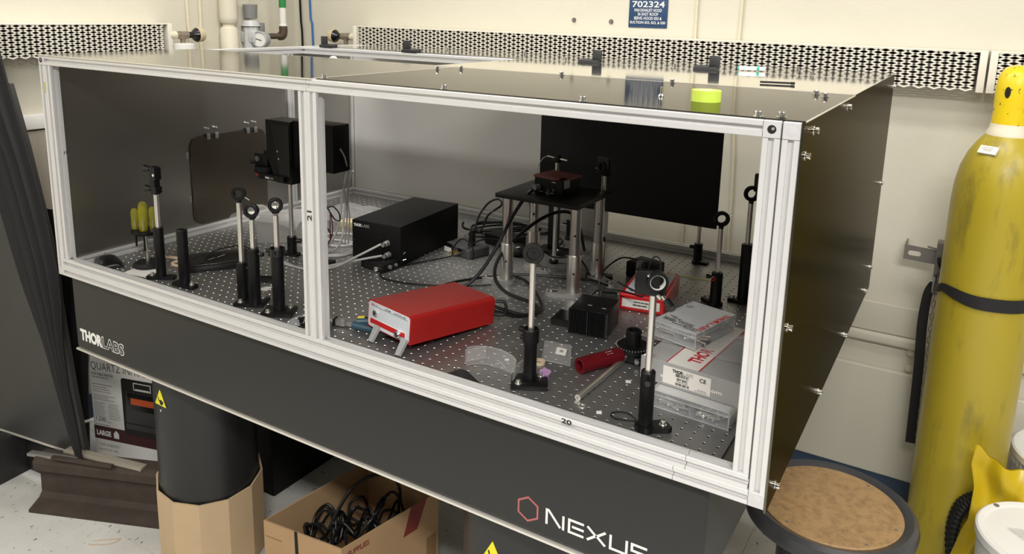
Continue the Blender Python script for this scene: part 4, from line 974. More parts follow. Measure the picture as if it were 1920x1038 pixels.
B().quadbox([(-94, -133, 44.1), (-76, -133, 44.1), (-76, -116, 44.1), (-94, -133, 44.1)][:4], [(-94, -133, 44.5), (-70, -132, 44.5), (-78, -118, 50), (-90, -128, 47)]).out('torn_corner', 'white', gc)
B().box(-42, -133, 44, 22, 124, 44.6).out('white_band', 'paper', gc)
B().box(-44, -133, 44, -41.5, 124, 44.8).box(21.5, -133, 44, 24, 124, 44.8).out('red_border', 'red_print', gc)
text('red_lettering', 'THOR', 78, 26, 'red_print', gc, T(12, -100, 44.7) @ R(90, 'Z'), .04, .3)
text('white_print', 'www.thorlabs.com', 124, 8, 'print_white', gc, T(-52, -135, 14) @ FRONT, .02, .3)
lb = B().box(-46, -135.6, 5, 50, -134.9, 40).out('product_label', 'paper', gc)
LM = T(7, -135.7, 0) @ FRONT
text('lettering', 'THOR', 22, 6.5, 'print_black', lb, LM @ T(-34, 31, 0), .05, .3)
text('lettering', 'LABS', 19, 6.5, 'print_grey', lb, LM @ T(-11, 31, 0), 0, .3)
text('lettering', 'ES120C', 22, 5, 'print_black', lb, LM @ T(-24, 17, 0), .03, .3)
text('lettering', 'CE', 13, 8, 'print_black', lb, LM @ T(21, 27, 0), .02, .3)
b = B().at(LM)
for z, h in ((24, 6.5), (7, 5)):
    x = -27
    while x < 0: wd_ = random.choice((.5, .9, 1.4)); b.box(x, z, 0, x+wd_, z+h, .3); x += wd_ + random.choice((.5, .8, 1.2))
b.out('barcode', 'print_black', lb, kind='stuff')
printlines(lb, LM, [(-24, 13.4, 22, 2), (18, 10, 17, 1.4), (12, 7, 25, 1.4)])
# crumpled clear bag between the carton and the top screw box
t = thing('plastic_bag', 'crumpled clear plastic bag between the grey carton and the top screw box', 'bag', -120, 262, 82.5)
def bagf(u, v):
    e = abs(2*u-1)**4
    return (-100+222*u + 6*math.sin(7*v), -58+140*v+10*math.sin(5*u), 1.0 + 1.6*abs(math.sin(4.3*u+3*v)) + 9*e*abs(math.sin(3*v+1)))
B().grid(bagf, 22, 14).out('film', 'film', t)
B().tube([bagf(i/12, 0) for i in range(13)], .6, 5, 2).tube([bagf(1, i/12) for i in range(13)], .6, 5, 2).tube([bagf(0, i/12) for i in range(13)], .6, 5, 2).tube([(66, 40, 8), (92, 38, 13), (108, 28, 13), (80, 12, 8)], 1.1, 6, 5).out('fold_crease', 'film_hazy', t)
SBX = screwbox('screw_box', 'clear screw box with red printing lying tilted on top of the grey carton', -136, 285, 88, -14, 104, 154, 34, paper=False)
B().box(-48, -72, 31, 48, 72, 32).out('printed_card', 'card_frost', SBX)
text('red_lettering', 'THOR', 62, 13, 'red_plastic', SBX, T(38, 62, 34.1) @ R(-90, 'Z'), .04, .25)
text('red_lettering', 'LABS', 56, 12, 'red_print', SBX, T(38, -4, 34.1) @ R(-90, 'Z'), 0, .25)
printlines(SBX, T(0, 0, 34), [(-40, -30, 16, 2.4), (-30, -36, 22, 2.4), (-44, -44, 26, 2.4), (-12, -42, 36, 2.2), (-42, -49, 30, 2.4), (-8, -49, 34, 2.6), (-42, -54, 28, 2.4), (-16, -60, 30, 2.6), (10, -56, 26, 2.6), (14, -64, 28, 2.6), (-46, 40, 14, 2), (-42, 48, 10, 2)], 'print_black')
UG = ('silver screw in the clear box on top of the grey carton', 'screws in the upper screw box')
screws('', 8, -172, 242, 94, 12, 18, 14, 34, 2.2, UG)
screws('', 12, -118, 232, 94, 20, 18, 12, 30, 2.2, UG)
screws('', 8, -120, 310, 94, 30, 34, 12, 16, 2.2, UG)

# ------------------------------------------------------------------ left bay
t = thing('camera_stage', 'tall black camera stage on a steel post half hidden by the middle frame post', 'camera', -1399, 368)
base_plate(t, 'long', 190, (-12, -4))
B().lathe([(0, 9), (14, 9), (14, 58), (6.6, 58), (0, 58)], None, 28).out('post_holder', 'black_anod', t)
B().cyl((12, 6, 46), (27, 12, 46), 7, n=14, ch=.8).out('thumbscrew', 'black_gloss', t)
B().cyl((0, 0, 40), (0, 0, 226), 6.35).out('post', 'steel', t)
B().prism([(-72, 408), (30, 408), (30, 224), (-34, 224), (-72, 300)], 70, T(0, 50, 0) @ R(90, 'X')).out('angle_bracket', 'black_anod', t)
B().prism([(-46, 398), (26, 398), (26, 246), (-16, 246)], 3, T(0, -20, 0) @ R(90, 'X')).out('gusset_recess', 'black_gloss', t)
B().box(30, -14, 276, 190, 52, 412, 2).box(96, -17, 276, 102, -12, 412).out('housing', 'black_box', t)
B().box(-128, -18, 262, -72, 20, 302, 2).box(-92, -14, 302, -70, 16, 312, 1).box(-80, -12, 312, -70, 12, 342, 2).out('focus_block', 'black_anod', t)
B().at(T(-112, -18, 286) @ R(90, 'X')).lathe([(0, 0), (8, 0), (8, 5), (0, 5)], None, 18).out('side_lens', 'reg_dark', t)
B().cyl((-126, 0, 274), (-158, -4, 268), 7, 9, n=14, ch=1).out('focus_knob', 'black_gloss', t)
B().lathe([(0, 244), (34, 244), (36, 250), (34, 264), (0, 264)], T(-96, 0, 0), 30).prism([(-96, -34), (10, -34), (10, 34), (-96, 34)], 16, T(0, 0, 230)).out('objective_turret', 'black_anod', t)
B().lathe([(0, 236), (30, 236), (34, 240), (34, 245), (0, 245)], T(-96, 0, 0), 30).out('red_ring', 'red_plastic', t)
text('lettering', 'THOR', 17, 5.5, 'print_white', t, T(-66, -34.3, 234) @ FRONT, .05, .3)
text('lettering', 'LABS', 15, 5.5, 'print_grey', t, T(-47, -34.3, 234) @ FRONT, 0, .3)
for x, z in ((-22, 318), (-18, 296)): B().at(T(x, -23.2, z) @ R(90, 'X')).lathe([(0, 0), (3, 0), (3, 1), (0, 1)], None, 10).out('bracket_screw', 'chrome', t)

st = thing('tool_stand', 'round black tool stand on a steel stem holding yellow screwdrivers', 'tool stand', -1650, 62)
B().lathe([(0, 0), (36, 0), (40, 4), (40, 9), (34, 15), (12, 17), (0, 17)], None, 32).out('base', 'black_rubber', st)
B().cyl((0, 0, 15), (0, 0, 100), 4.5).out('stem', 'steel', st)
B().lathe([(0, 98), (34, 98), (38, 102), (38, 108), (0, 108)], None, 28).box(-52, -3, 102, -30, 3, 110, 1).out('holder_disc', 'black_anod', st)
def driver(x, y, s, lab, rot):
    t = thing('screwdriver', lab, 'screwdriver', -1650+x, 62+y, 108.5, rot, None)
    z0 = 0
    pr = [(0, 1), (9*s, 1), (12*s, 6), (13*s, 26*s), (11.5*s, 34*s), (13*s, 46*s), (13*s, 66*s), (9*s, 76*s), (5*s, 79*s), (0, 80*s)]
    b = B(); n = 12
    rings = []
    b.lathe(pr, None, 12).out('handle', 'amber', t)
    B().cyl((0, 0, 2), (0, 0, 34*s), 3.2, n=8).out('shank_core', 'galv', t)
    B().cyl((0, 0, 0), (0, 0, -62*s), 2.6, n=8).out('blade', 'black_anod', t)
driver(-16, 6, .98, 'yellow handled screwdriver standing at the left back of the tool stand', 0)
driver(-22, -16, .78, 'shorter yellow handled screwdriver standing at the left front of the tool stand', 15)
driver(12, -14, .92, 'yellow handled screwdriver standing at the right front of the tool stand', 30)
driver(22, 10, .85, 'yellow handled screwdriver standing at the right back of the tool stand, beside the clamp post', 8)
tag(B().quadbox([(-1655, -12, .3), (-1578, 0, .3), (-1588, 62, .3), (-1668, 44, .3)], [(-1655, -12, .9), (-1578, 0, .9), (-1588, 62, .9), (-1668, 44, .9)]).out('white_card', 'white'), 'white card lying on the table in front of the tool stand', 'card')
t = thing('computer_mouse', 'black low rounded mouse in the front left corner of the enclosure', 'mouse', -1752, 8, 0, -20)
B().grid(lambda u, v: (-54*math.cos(PI*u)*(1-.12*math.sin(PI*v)), -30*math.cos(PI*v), 26*math.sin(PI*u)**.6*math.sin(PI*v)**.6), 14, 12).out('mouse_shell', 'black_gloss', t)
B().box(-40, -2, 17, -14, 2, 25, 1).out('wheel', 'galv', t)
t = thing('rubber_band', 'looped tan rubber band lying beside the clamp post', 'band', -1592, 122)
B().tube([(-66, 0, 10), (-20, 10, 12), (20, 8, 10), (36, -8, 8), (22, -26, 8), (-2, -22, 10), (4, -4, 12), (26, 4, 12), (34, 14, 10), (0, 18, 10), (-60, 10, 10)], 4.2, 8, 5).out('band_loop', 'rubber_tan', t)
t = thing('flat_tray', 'flat black instrument tray lying behind the empty post holder', 'tray', -1512, 196, 0, 56)
B().box(-88, -66, 0, 88, 66, 17, 3).out('case', 'black_anod', t)
B().box(-80, -58, 17, 80, 58, 19, 1).box(-86, -67, 9, 86, -65, 14, 1).out('tray_lip', 'black_gloss', t)
printlines(t, T(-30, -20, 19.1) @ R(40, 'Z'), [(0, 0, 24, 3), (30, -4, 30, 4)], 'print_grey')
B().tube([(-60, -50, 24), (-10, 30, 30), (50, 54, 30), (86, 66, 20)], 1.8, 6).out('tray_cord', 'wire_black', t)
t = thing('grey_block', 'plain grey metal block with a clear bag lying over it', 'block', -1558, 452, 0, 38)
B().box(-52, -40, 0, 52, 40, 74, 2).out('block_body', 'block_grey', t)
t = thing('clear_bag', 'hazy clear plastic bag draped over the grey block', 'bag', -1560, 450, 76, 20)
B().grid(lambda u, v: (-120+230*u, -86+172*v, 3+14*abs(math.sin(3.1*u+2*v))+9*math.sin(PI*u)*math.sin(PI*v)+(10*math.sin(8*v) if u < .2 else 0)-26*max(0, abs(2*v-1)-.62)-20*max(0, abs(2*u-1)-.7)), 22, 16).out('film', 'film_hazy', t)
t = thing('sample_tray', 'thin flat black frame on the table between the front posts', 'frame', -1300, 168, 0, 30)
b = B().prism([(-38, -22), (38, -22), (38, -19), (-38, -19)], 4).prism([(-38, 19), (38, 19), (38, 22), (-38, 22)], 4).prism([(-38, -19), (-34, -19), (-34, 19), (-38, 19)], 4).prism([(34, -19), (38, -19), (38, 19), (34, 19)], 4)
b.out('frame_edge', 'black_gloss', t); B().box(-34, -19, 0, 34, 19, 1.5).out('plate', 'black_anod', t)
t = thing('paper_corner', 'small white paper corner sticking out behind the middle lens post', 'paper', -1232, 118, 0, 10)
B().quadbox([(-30, -10, .3), (6, -6, .3), (2, 26, .3), (-14, 22, .3)], [(-30, -10, .9), (6, -6, .9), (2, 26, .9), (-14, 22, .9)]).out('sheet', 'white', t)
t = thing('angle_bracket', 'small steel angle bracket lying behind the front posts by the middle frame post', 'bracket', -1046, 96, 0, 12)
B().box(-14, -10, 0, -10, 10, 26, .6, 1).box(-14, -10, 0, 40, 10, 4, .6, 1).cyl((-10, 0, 14), (-8, 0, 14), 4, n=12).out('bracket_body', 'galv', t)
t = thing('parts_dish', 'small clear dish of black and pink bits at the foot of the middle frame post', 'dish', -958, 2)
B().lathe([(0, 0), (44, 0), (50, 14), (48.5, 14), (43, 1.5), (0, 1.5)], None, 32).out('dish', 'acrylic_frost', t)
for i in range(14):
    a, r = random.uniform(0, 6.28), random.uniform(4, 34)
    tag(B().at(T(-958+r*math.cos(a), 2+r*math.sin(a), 6+random.uniform(0, 12)) @ R(random.uniform(0, 180), 'Z') @ R(random.uniform(0, 60), 'X')).cyl((-9, 0, 0), (9, 0, 0), 3.4, n=10, ch=.4).cyl((9, 0, 0), (13, 0, 0), 5.5, n=10).out('black_screw', 'black_gloss' if i % 4 else 'chrome'),
        'loose %s screw heaped in the clear dish by the middle frame post' % ('black' if i % 4 else 'chrome'), 'screw', 'screws in the clear dish, %s' % ('black ones' if i % 4 else 'chrome ones'))
tag(B().at(T(-932, -14, 13)).ball((0, 0, 0), 9, 10, 6).ball((8, 6, 4), 7, 10, 6).out('pink_foam', 'pink'), 'pink foam scrap lying on the screws in the clear dish', 'foam')
tag(B().box(-948, 24, 14, -914, 34, 20, 1).out('steel_clip', 'chrome'), 'bright steel clip lying across the screws in the clear dish', 'clip')
t = thing('small_black_stage', 'small black slotted foot lying behind the middle frame post', 'mount', -1265, 360, 0, 20)
B().box(-34, -14, 0, 34, 14, 12, 1.5).box(-20, -10, 12, -4, 10, 22, 1).out('foot_body', 'black_anod', t)
socket_screw(B(), 14, 0, 12, 5, 6).out('foot_screw', 'chrome', t)
tag(B().at(T(-1475, 705, 0) @ R(20, 'Z')).box(-32, -26, 0, 34, 26, 22, 1.5).out('wood_block', 'wood_block'), 'small pale wooden block left of the controller box', 'block')
t = thing('plastic_wrap', 'crumpled clear plastic wrap lying behind the pale wooden block', 'plastic wrap', -1590, 830)
B().grid(lambda u, v: (-120+250*u, -120+230*v, 4+22*math.sin(PI*u)*math.sin(PI*v)*(.6+.4*abs(math.sin(6*u+5*v)))+6*math.sin(13*u)*math.sin(9*v)), 24, 20).out('film', 'film', t)
B().tube([(-60, -60, 16), (0, -70, 20), (70, -30, 18)], 1.6, 6).tube([(-80, 20, 20), (10, 0, 28), (90, 10, 18)], 1.6, 6).out('fold_crease', 'film_hazy', t)
# pliers
t = thing('pliers', 'pliers with steel blue grips lying beside the middle frame post', 'pliers', -868, 64, 11, 20)
B().prism([(-78, -4), (-40, -9), (-26, -10), (-20, 0), (-26, 10), (-40, 9), (-78, 4)], 13, None, -6).cyl((-34, 0, -8), (-34, 0, 9), 7, n=16).prism([(-22, -9), (0, -14), (0, -7), (-22, -1)], 9, None, -4).prism([(-22, 1), (0, 7), (0, 14), (-22, 9)], 9, None, -4).out('jaws', 'galv', t)
B().box(-56, -10.5, -6.5, -50, 10.5, 8).out('jaw_gap', 'dark', t)
for s in (-1, 1): B().tube([(-4, s*9, 0), (30, s*19, 0), (80, s*24, 0), (118, s*20, 0)], 8.5, 10, 5).out('grip', 'blue_grip', t)
t = thing('yellow_tip_tool', 'black tool with a yellow end lying behind the blue pliers', 'tool', -842, 108, 8, 14)
B().tube([(-34, 0, 0), (40, 0, 0), (100, 4, 0)], 7, 10, 3).out('black_handle', 'black_rubber', t)
B().cyl((-52, 0, 0), (-32, 0, 0), 6, 8.5, n=14, ch=2).out('yellow_end', 'yellow_tool', t)
# glittering dust and flakes spilled on the table
b = B()
for cx, cy, sx, sy, n in ((-790, 350, 80, 60, 520), (-1380, 330, 90, 90, 200), (-940, 560, 90, 60, 90), (-1450, 420, 80, 70, 90)):
    for i in range(n):
        x, y, s = random.gauss(cx, sx*.6), random.gauss(cy, sy*.6), random.uniform(.8, 2.2)
        a = random.uniform(0, 6); p = [(x+s*math.cos(a+k*2.1), y+s*math.sin(a+k*2.1), .3+random.uniform(0, .9)) for k in range(3)]
        b._f([b._v(q) for q in p])
tag(b.out('glass_flakes', 'white', kind='stuff'), 'scatter of tiny pale flakes spilled on the table behind the red driver', 'flakes')

# ------------------------------------------------------------------ things on the lids
ZL = ZT + 2.4
t = thing('tape_roll', 'roll of neon yellow tape lying on the front right lid', 'tape', -80, 68, ZL)
B().lathe([(14, 0), (24.5, 0), (24.5, 19), (14, 19)], None, 48, close=True).out('tape', 'neon_tape', t)
B().lathe([(12.8, .4), (14, .4), (14, 18.6), (12.8, 18.6)], None, 40, close=True).out('core', 'paper', t)
t = thing('loose_screw', 'loose silver screw standing on its head on the front right lid', 'screw', -166, 86, ZL)
B().lathe([(0, 0), (5.5, 0), (5.5, 1), (2.4, 5), (2.4, 17), (0, 17.5)], None, 16).out('screw_body', 'chrome', t)
mk = thing('marker_pen', 'white marker pen with green ends lying on the narrow rear lid strip', 'marker', -212, 884, ZL+7.6, 16); mk.scale = (.8, .8, .8)
B().cyl((-40, 0, 0), (16, 0, 0), 6.8, n=18, ch=1).cyl((24, 0, 0), (44, 0, 0), 6.8, n=18, ch=1).out('barrel', 'white', mk)
B().cyl((16, 0, 0), (24, 0, 0), 7.1, n=18).cyl((-44, 0, 0), (-40, 0, 0), 5.5, n=18).out('green_band', 'green_ink', mk)
tag(B().at(T(-64, 512, ZL+2) @ R(14, 'Z')).box(-34, -5, 0, 34, 5, 4, 1).cyl((30, 0, 2), (36, -5, 2), 3, n=8).out('black_bar', 'black_rubber'), 'short black bar lying on the bright rear right lid', 'bar')

# ------------------------------------------------------------------ gas cylinder, bracket, strap and chain
gx, gy = 397, 1264
gcy = thing('gas_cylinder', 'tall yellow gas cylinder with a scuffed yellow cap', 'gas cylinder', gx, gy)
B().lathe([(0, -899), (108, -899), (117, -888)] + [(117, -888+60*i) for i in range(1, 18)] + [(117, 250), (114, 300), (106, 345), (92, 385), (74, 416), (56, 438), (0, 438)], None, 56).out('body', 'cyl_paint', gcy)
B().lathe([(56, 434), (56, 446), (50, 456), (48, 470), (0, 470)], None, 40).out('collar', 'cream', gcy)
cp = B().lathe([(0, 466), (47, 466), (48, 476), (46, 500), (47.5, 530), (48, 570), (44, 598), (34, 616), (18, 625), (0, 627)], None, 40).out('cap', 'cap_paint', gcy)
CA = -114
for a, z, rz, rr in ((CA, 556, 15, 7), (CA+180, 556, 15, 7)):
    B().at(T(0, 0, z) @ R(a, 'Z') @ R(90, 'Y') @ T(0, 0, 45.5)).prism([(rz*math.cos(q)*1.0, rr*math.sin(q)) for q in [2*PI*i/18 for i in range(18)]], 3.4).out('vent_hole', 'dark', cp)
sx_ = T(0, 0, 402) @ R(-121, 'Z') @ T(86, 0, 0) @ R(90, 'Z') @ R(90-39, 'X')
s = B().at(sx_).box(-24, -12, -3, 24, 12, 3).out('paper_sticker', 'paper', gcy)
printlines(s, sx_ @ T(0, 0, 3.1), [(-15, 5, 28, 1.6), (-18, 0, 30, 1.6), (-10, -4, 20, 1.6)], 'print_grey')
t = thing('wall_bracket', 'grey slotted strut bracket on the wall holding the yellow gas cylinder', 'bracket', 205, 1490, 10)
B().prism([(-34, -20), (62, -24), (62, 22), (-34, 26)], 3, T(0, -36, 8) @ R(90, 'X')).box(-34, -36, -14, -30, 50, 32).out('strut_channel', 'grey_strut', t)
B().prism(rrect(-22, -6, 14, 9, 7), .6, T(0, -39.1, 8) @ R(90, 'X')).out('strut_slot', 'wall', t)
B().box(56, -90, -96, 96, -36, 66, 1).out('upright_plate', 'grey_strut', t)
B().at(T(76, -90.5, -54) @ R(90, 'X')).lathe([(0, 0), (9, 0), (9, .6), (0, .6)], None, 18).out('plate_hole', 'wall', t)
B().torus(T(70, -94, 6) @ R(70, 'Y'), 14, 5, 20, 8).out('eye_ring', 'black_rubber', t)
B().tube([(30, -40, 38), (54, -46, 36), (70, -60, 34)], 3, 6).out('strut_hook', 'grey_strut', t)
t = thing('ratchet_strap', 'black webbing strap around the yellow gas cylinder with one long hanging end', 'strap', 0, 0)
def around(a): return (gx+119.5*math.cos(math.radians(a)), gy+119.5*math.sin(math.radians(a)))
def band(pts, wds, name):
    P = spline(pts, 6); n = len(P); b = B(); rows_ = []
    for i, p in enumerate(P):
        u = i/(n-1); k = u*(len(wds)-1); j = min(int(k), len(wds)-2); wv = Vector(wds[j]).lerp(Vector(wds[j+1]), k-j)
        rows_.append((p-wv, p+wv))
    V = [[b._v(q) for q in r] for r in rows_]
    for i in range(n-1): b._f([V[i][0], V[i+1][0], V[i+1][1], V[i][1]])
    return b.out(name, 'black_cloth', t, solid=3)
pa = [(*around(a), z) for a, z in ((-168, -14), (-150, 2), (-130, 0), (-110, -6), (-90, -8), (-60, -8), (-30, -8), (0, -8))]
band([(270, 1392, -34), (274, 1330, -40)] + pa, [(0, 0, 14), (4, -4, 14), (4, -4, 13), (0, 0, 11), (0, 0, 15), (0, 0, 17), (0, 0, 18), (0, 0, 18), (0, 0, 18), (0, 0, 18)], 'strap_band')
band([(264, 1396, -44), (254, 1394, -80), (250, 1394, -180), (257, 1394, -340), (260, 1394, -470), (262, 1394, -586)], [(9, 3, 2), (13, 2, 4), (14, 2, 0), (14, 2, 0), (14, 2, 0), (14, 2, 0)], 'strap_tail')
B().box(262, 1380, -76, 284, 1392, -28, 2).cyl((258, 1386, -40), (288, 1386, -36), 3, n=8).out('strap_hook', 'galv', t)
ch = thing('chain', 'thin grey link chain hanging beside the black strap', 'chain', 262, 1376, -70)
lk = None
for i in range(27):
    z = -i*19.5; x = 10+10*(i/27)
    M = T(x, 0, z) @ R(90 if i % 2 else 25, 'Z') @ R(4, 'X')
    if lk is None:
        b = B(); pts = arcpoly(0, 7, 5, 0, 180, 6) + arcpoly(0, -7, 5, 180, 360, 6); pts.append(pts[0])
        b.tube([(p[0], 0, p[1]) for p in pts], 1.5, 6, 0); lk = b.out('chain_link', 'galv', ch); mm = M.copy(); mm.translation /= 1000; lk.matrix_local = mm
    else: share('chain_link', lk, ch, M)

# ------------------------------------------------------------------ stool, bags and buckets at the right
st = thing('step_stool', 'round rolling step stool with a worn tan cork top and dark grey rim', 'stool', 118, 722, -900)
B().lathe([(168, 424), (178, 430), (192, 436), (203, 428), (207, 412), (204, 394), (192, 384), (172, 388)], None, 72, close=True).out('rim', 'stool_ring', st)
B().lathe([(0, 418), (168, 418), (171, 424), (171, 428), (168, 430), (0, 430)], None, 72).out('cork_disc', 'cork_top', st)
for a in (-8, 62, 152, 240, 310): B().lathe([(0, 430), (4, 430), (4, 430.8), (0, 430.8)], T(156*math.cos(math.radians(a)), 156*math.sin(math.radians(a)), 0), 12).out('rim_screw', 'grey_strut', st)
b = B(); b.lathe([(168, 400), (120, 392), (116, 200), (128, 20), (122, 20), (108, 200), (108, 400)], None, 56, close=True).out('skirt', 'stool_ring', st)
B().lathe([(112, 10), (120, 0), (134, 2), (134, 16), (128, 22), (112, 22)], None, 56, close=True).out('foot_ring', 'black_rubber', st)

def bucket(name, label, x, y, z, r, h, mat_lid, sheer=False):
    t = thing(name, label, 'bucket', x, y, z-900)
    B().lathe([(0, 0), (r*.84, 0), (r*.86, 3), (r*.96, h-26), (r*.985, h-24), (r*.985, h-8), (r*.95, h-8), (r*.83, 5), (0, 5)], None, 48).out('pail', 'white' if not sheer else 'acrylic_frost', t)
    B().lathe([(0, h-5), (r*.86, h-5), (r*.9, h-1), (r*.97, h), (r, h-4), (r, h-22), (r*.98, h-22)], None, 48).out('lid', mat_lid, t)
    return t
bk = bucket('white_bucket', 'white bucket with a white lid in the bottom right corner of the view', 596, 892, 0, 158, 412, 'white')
B().at(T(-20, -40, 412.4) @ R(20, 'Z')).prism([(-52, 60), (20, -80), (110, -60), (120, 60)], 2).out('grey_film', 'film_hazy', bk)
lb = B().at(T(8, 62, 414.6) @ R(-72, 'Z')).box(-26, -16, 0, 26, 16, .5).out('hazard_label', 'paper', bk)
B().at(T(8, 62, 415.2) @ R(18, 'Z')).prism([(-9, 12), (9, 12), (0, 26)], .3).out('hazard_mark', 'print_black', lb)
printlines(lb, T(8, 62, 415.2) @ R(18, 'Z'), [(-12, 4, 24, 3), (-12, -2, 22, 3), (-12, -8, 24, 3), (-12, -14, 20, 3), (-12, -20, 22, 3)], 'print_black')
B().at(T(-112, 92, 412.2)).prism(arcpoly(0, 0, 7, 0, 360, 10)[:-1], .4).out('lid_stain', 'grey_strut', bk)
b2 = bucket('clear_bucket', 'ribbed clear tub with a white lid behind the yellow bag', 700, 1370, 0, 176, 420, 'white', True)
b = B()
for k in range(60):
    a = 2*PI*k/60; b.at(T(172*math.cos(a), 172*math.sin(a), 385) @ R(6*k, 'Z')).box(0, -2.5, -8, 4, 2.5, 8)
b.out('rim_rib', 'acrylic_frost', b2, kind='stuff')
B().at(T(-100, -110, 420.3) @ R(-35, 'Z')).prism([(-40, -12), (46, -4), (-30, 12)], .5).out('red_mark', 'red_print', b2)
yb_ = thing('yellow_bag', 'crumpled yellow plastic bag between the gas cylinder and the white bucket', 'bag', 0, 1074, 0)
def lerp_tab(tab, z):
    for (z0, x0), (z1, x1) in zip(tab, tab[1:]):
        if z <= z1: return x0 + (x1-x0)*max(0, (z-z0))/(z1-z0)
    return tab[-1][1]
LB = [(-900, 372), (-760, 392), (-690, 414), (-600, 436), (-500, 430), (-440, 414), (-380, 410), (-300, 410)]
def ybag(u, v):
    a = 2*PI*u; cu_ = (1+math.cos(a))/2
    top = -392 - 58*cu_ + 13*math.exp(-((cu_-.03)/.05)**2) + 7*math.sin(13*cu_) - 12*math.exp(-((cu_-.16)/.05)**2)
    z = -899 + (top+899)*min(1, v*1.0)
    x0 = lerp_tab(LB, z); x1 = 660
    if v > .9: x0 += 10*(v-.9)/.1
    x = x0 + (x1-x0)*cu_ + 5*math.sin(9*v+4*cu_)
    dep = (36*(1-v**4)+3)*(.35+.65*math.sqrt(max(0, 1-(2*cu_-1)**2)))
    y = dep*math.copysign(abs(math.sin(a))**.7, math.sin(a)) + 9*math.sin(12*cu_+7*v) + 6*math.sin(23*cu_-9*v) + 5*math.sin(17*v+3*cu_)
    return (x, y, z)
B().grid(ybag, 96, 44).out('bag_body', 'yellow_bag', yb_, angle=50)
t = thing('black_hose', 'loop of black ribbed hose standing between the gas cylinder and the yellow bag', 'hose', 0, 0, 0)
for k in range(2):
    pts = spline([(470, 1132-26*k, -888), (418, 1130-26*k, -800), (398+6*k, 1130-26*k, -690), (410+6*k, 1130-26*k, -600), (450, 1130-26*k, -556), (500, 1130-26*k, -556), (560, 1130-26*k, -640), (580, 1130-26*k, -780), (560, 1132-26*k, -888)], 12)
    b = B().tube(pts, 12, 10, 0)
    for i in range(1, len(pts)-1, 2):
        m, L = frame(pts[i-1], pts[i+1]); b.torus(T(*pts[i]) @ m.to_3x3().to_4x4(), 11, 3.5, 14, 6)
    b.out('hose_loop', 'black_rubber', t)

# ------------------------------------------------------------------ under the table
t = thing('cardboard_sleeve', 'tan folded cardboard sleeve wrapped around the left table leg', 'cardboard', -1524, 130, -900)
n = 12; P = [(152*math.cos(2*PI*(k+.35)/n), 152*math.sin(2*PI*(k+.35)/n)) for k in range(n)]
hs_ = [262+14*math.sin(2*PI*(k+.35)/n-1.0)*1.0 for k in range(n)]
b = B()
for k in range(n):
    a, c = P[k], P[(k+1) % n]; q = lambda p, s: (p[0]*s, p[1]*s)
    ai, ci = q(a, .965), q(c, .965)
    b.quadbox([(*a, 0), (*c, 0), (*ci, 0), (*ai, 0)], [(*a, hs_[k]), (*c, hs_[(k+1) % n]), (*ci, hs_[(k+1) % n]), (*ai, hs_[k])])
b.out('sleeve_wall', 'sleeve_tan', t, angle=8)
cb2 = thing('cardboard_box', 'open brown cardboard box of black cables under the table', 'box', 0, 0, -900)
C4 = [(-1214, 60), (-955, 87), (-894, 427), (-1171, 436)]
cen = Vector((sum(p[0] for p in C4)/4, sum(p[1] for p in C4)/4))
inn = [tuple(cen + (Vector(p)-cen)*.975) for p in C4]
for k, nm in enumerate(('front', 'right', 'back', 'left')):
    a, c, ci, ai = C4[k], C4[(k+1) % 4], inn[(k+1) % 4], inn[k]
    B().quadbox([(*a, 0), (*c, 0), (*ci, 0), (*ai, 0)], [(*a, 260), (*c, 260), (*ci, 260), (*ai, 260)]).out('box_wall', 'kraft', cb2)
B().quadbox([(*p, 0) for p in inn], [(*p, 4) for p in inn]).out('box_bottom', 'kraft', cb2)
fd = (Vector(C4[1])-Vector(C4[0])).normalized(); fa = math.degrees(math.atan2(fd.y, fd.x))
FM = T(C4[0][0], C4[0][1], 0) @ R(fa, 'Z') @ R(90, 'X')
B().prism([(108, 150), (120, 150), (116, 262), (106, 262)], .6, FM).out('hand_hole_tape', 'dark', cb2)
B().box(0, 0, 0, 1, 1, 1).at(FM).box(6, 214, 0, 62, 217, .6).out('crease_line', 'kraft_dark', cb2)
rd_ = (Vector(C4[2])-Vector(C4[1])).normalized(); ra = math.degrees(math.atan2(rd_.y, rd_.x))
RM = T(C4[1][0], C4[1][1], 0) @ R(ra, 'Z') @ R(90, 'X')
B().prism([(210, 180), (262, 180), (300, 262), (240, 262)], .6, RM).out('red_tape', 'tape_red', cb2)
B().prism(rrect(298, 60, 336, 130, 2), .6, RM).out('printed_square', 'kraft_dark', cb2)
text('red_lettering', 'SUPPLIES', 70, 16, 'tape_red', cb2, RM @ T(20, 226, .2), .02, .4)
random.seed(11)
cols = [(-1130, 200), (-1060, 250), (-1010, 330), (-1080, 330), (-1100, 140), (-1000, 220)]
for i in range(9):
    cx, cy = cols[i % 6]; r1 = random.uniform(40, 66); pts = []
    for k in range(14):
        a = k*.75+i; pts.append((cx+r1*math.cos(a)*random.uniform(.7, 1.05), cy+r1*math.sin(a)*random.uniform(.7, 1.05), -780+random.uniform(0, 110)+ (50 if i in (1, 2) and k in (5, 6) else 0)))
    cable('black cable heaped in the open cardboard box', pts, 4.2)['group'] = 'cables in the cardboard box'
cable('thick black cable arching out of the heap in the cardboard box', [(-1100, 190, -700), (-1080, 260, -610), (-1030, 320, -576), (-985, 350, -600), (-975, 352, -660)], 5)
cable('black cable hanging from under the table beside the right leg', [(-800, 330, -260), (-760, 380, -420), (-735, 400, -560), (-740, 390, -720), (-750, 380, -892)], 6)

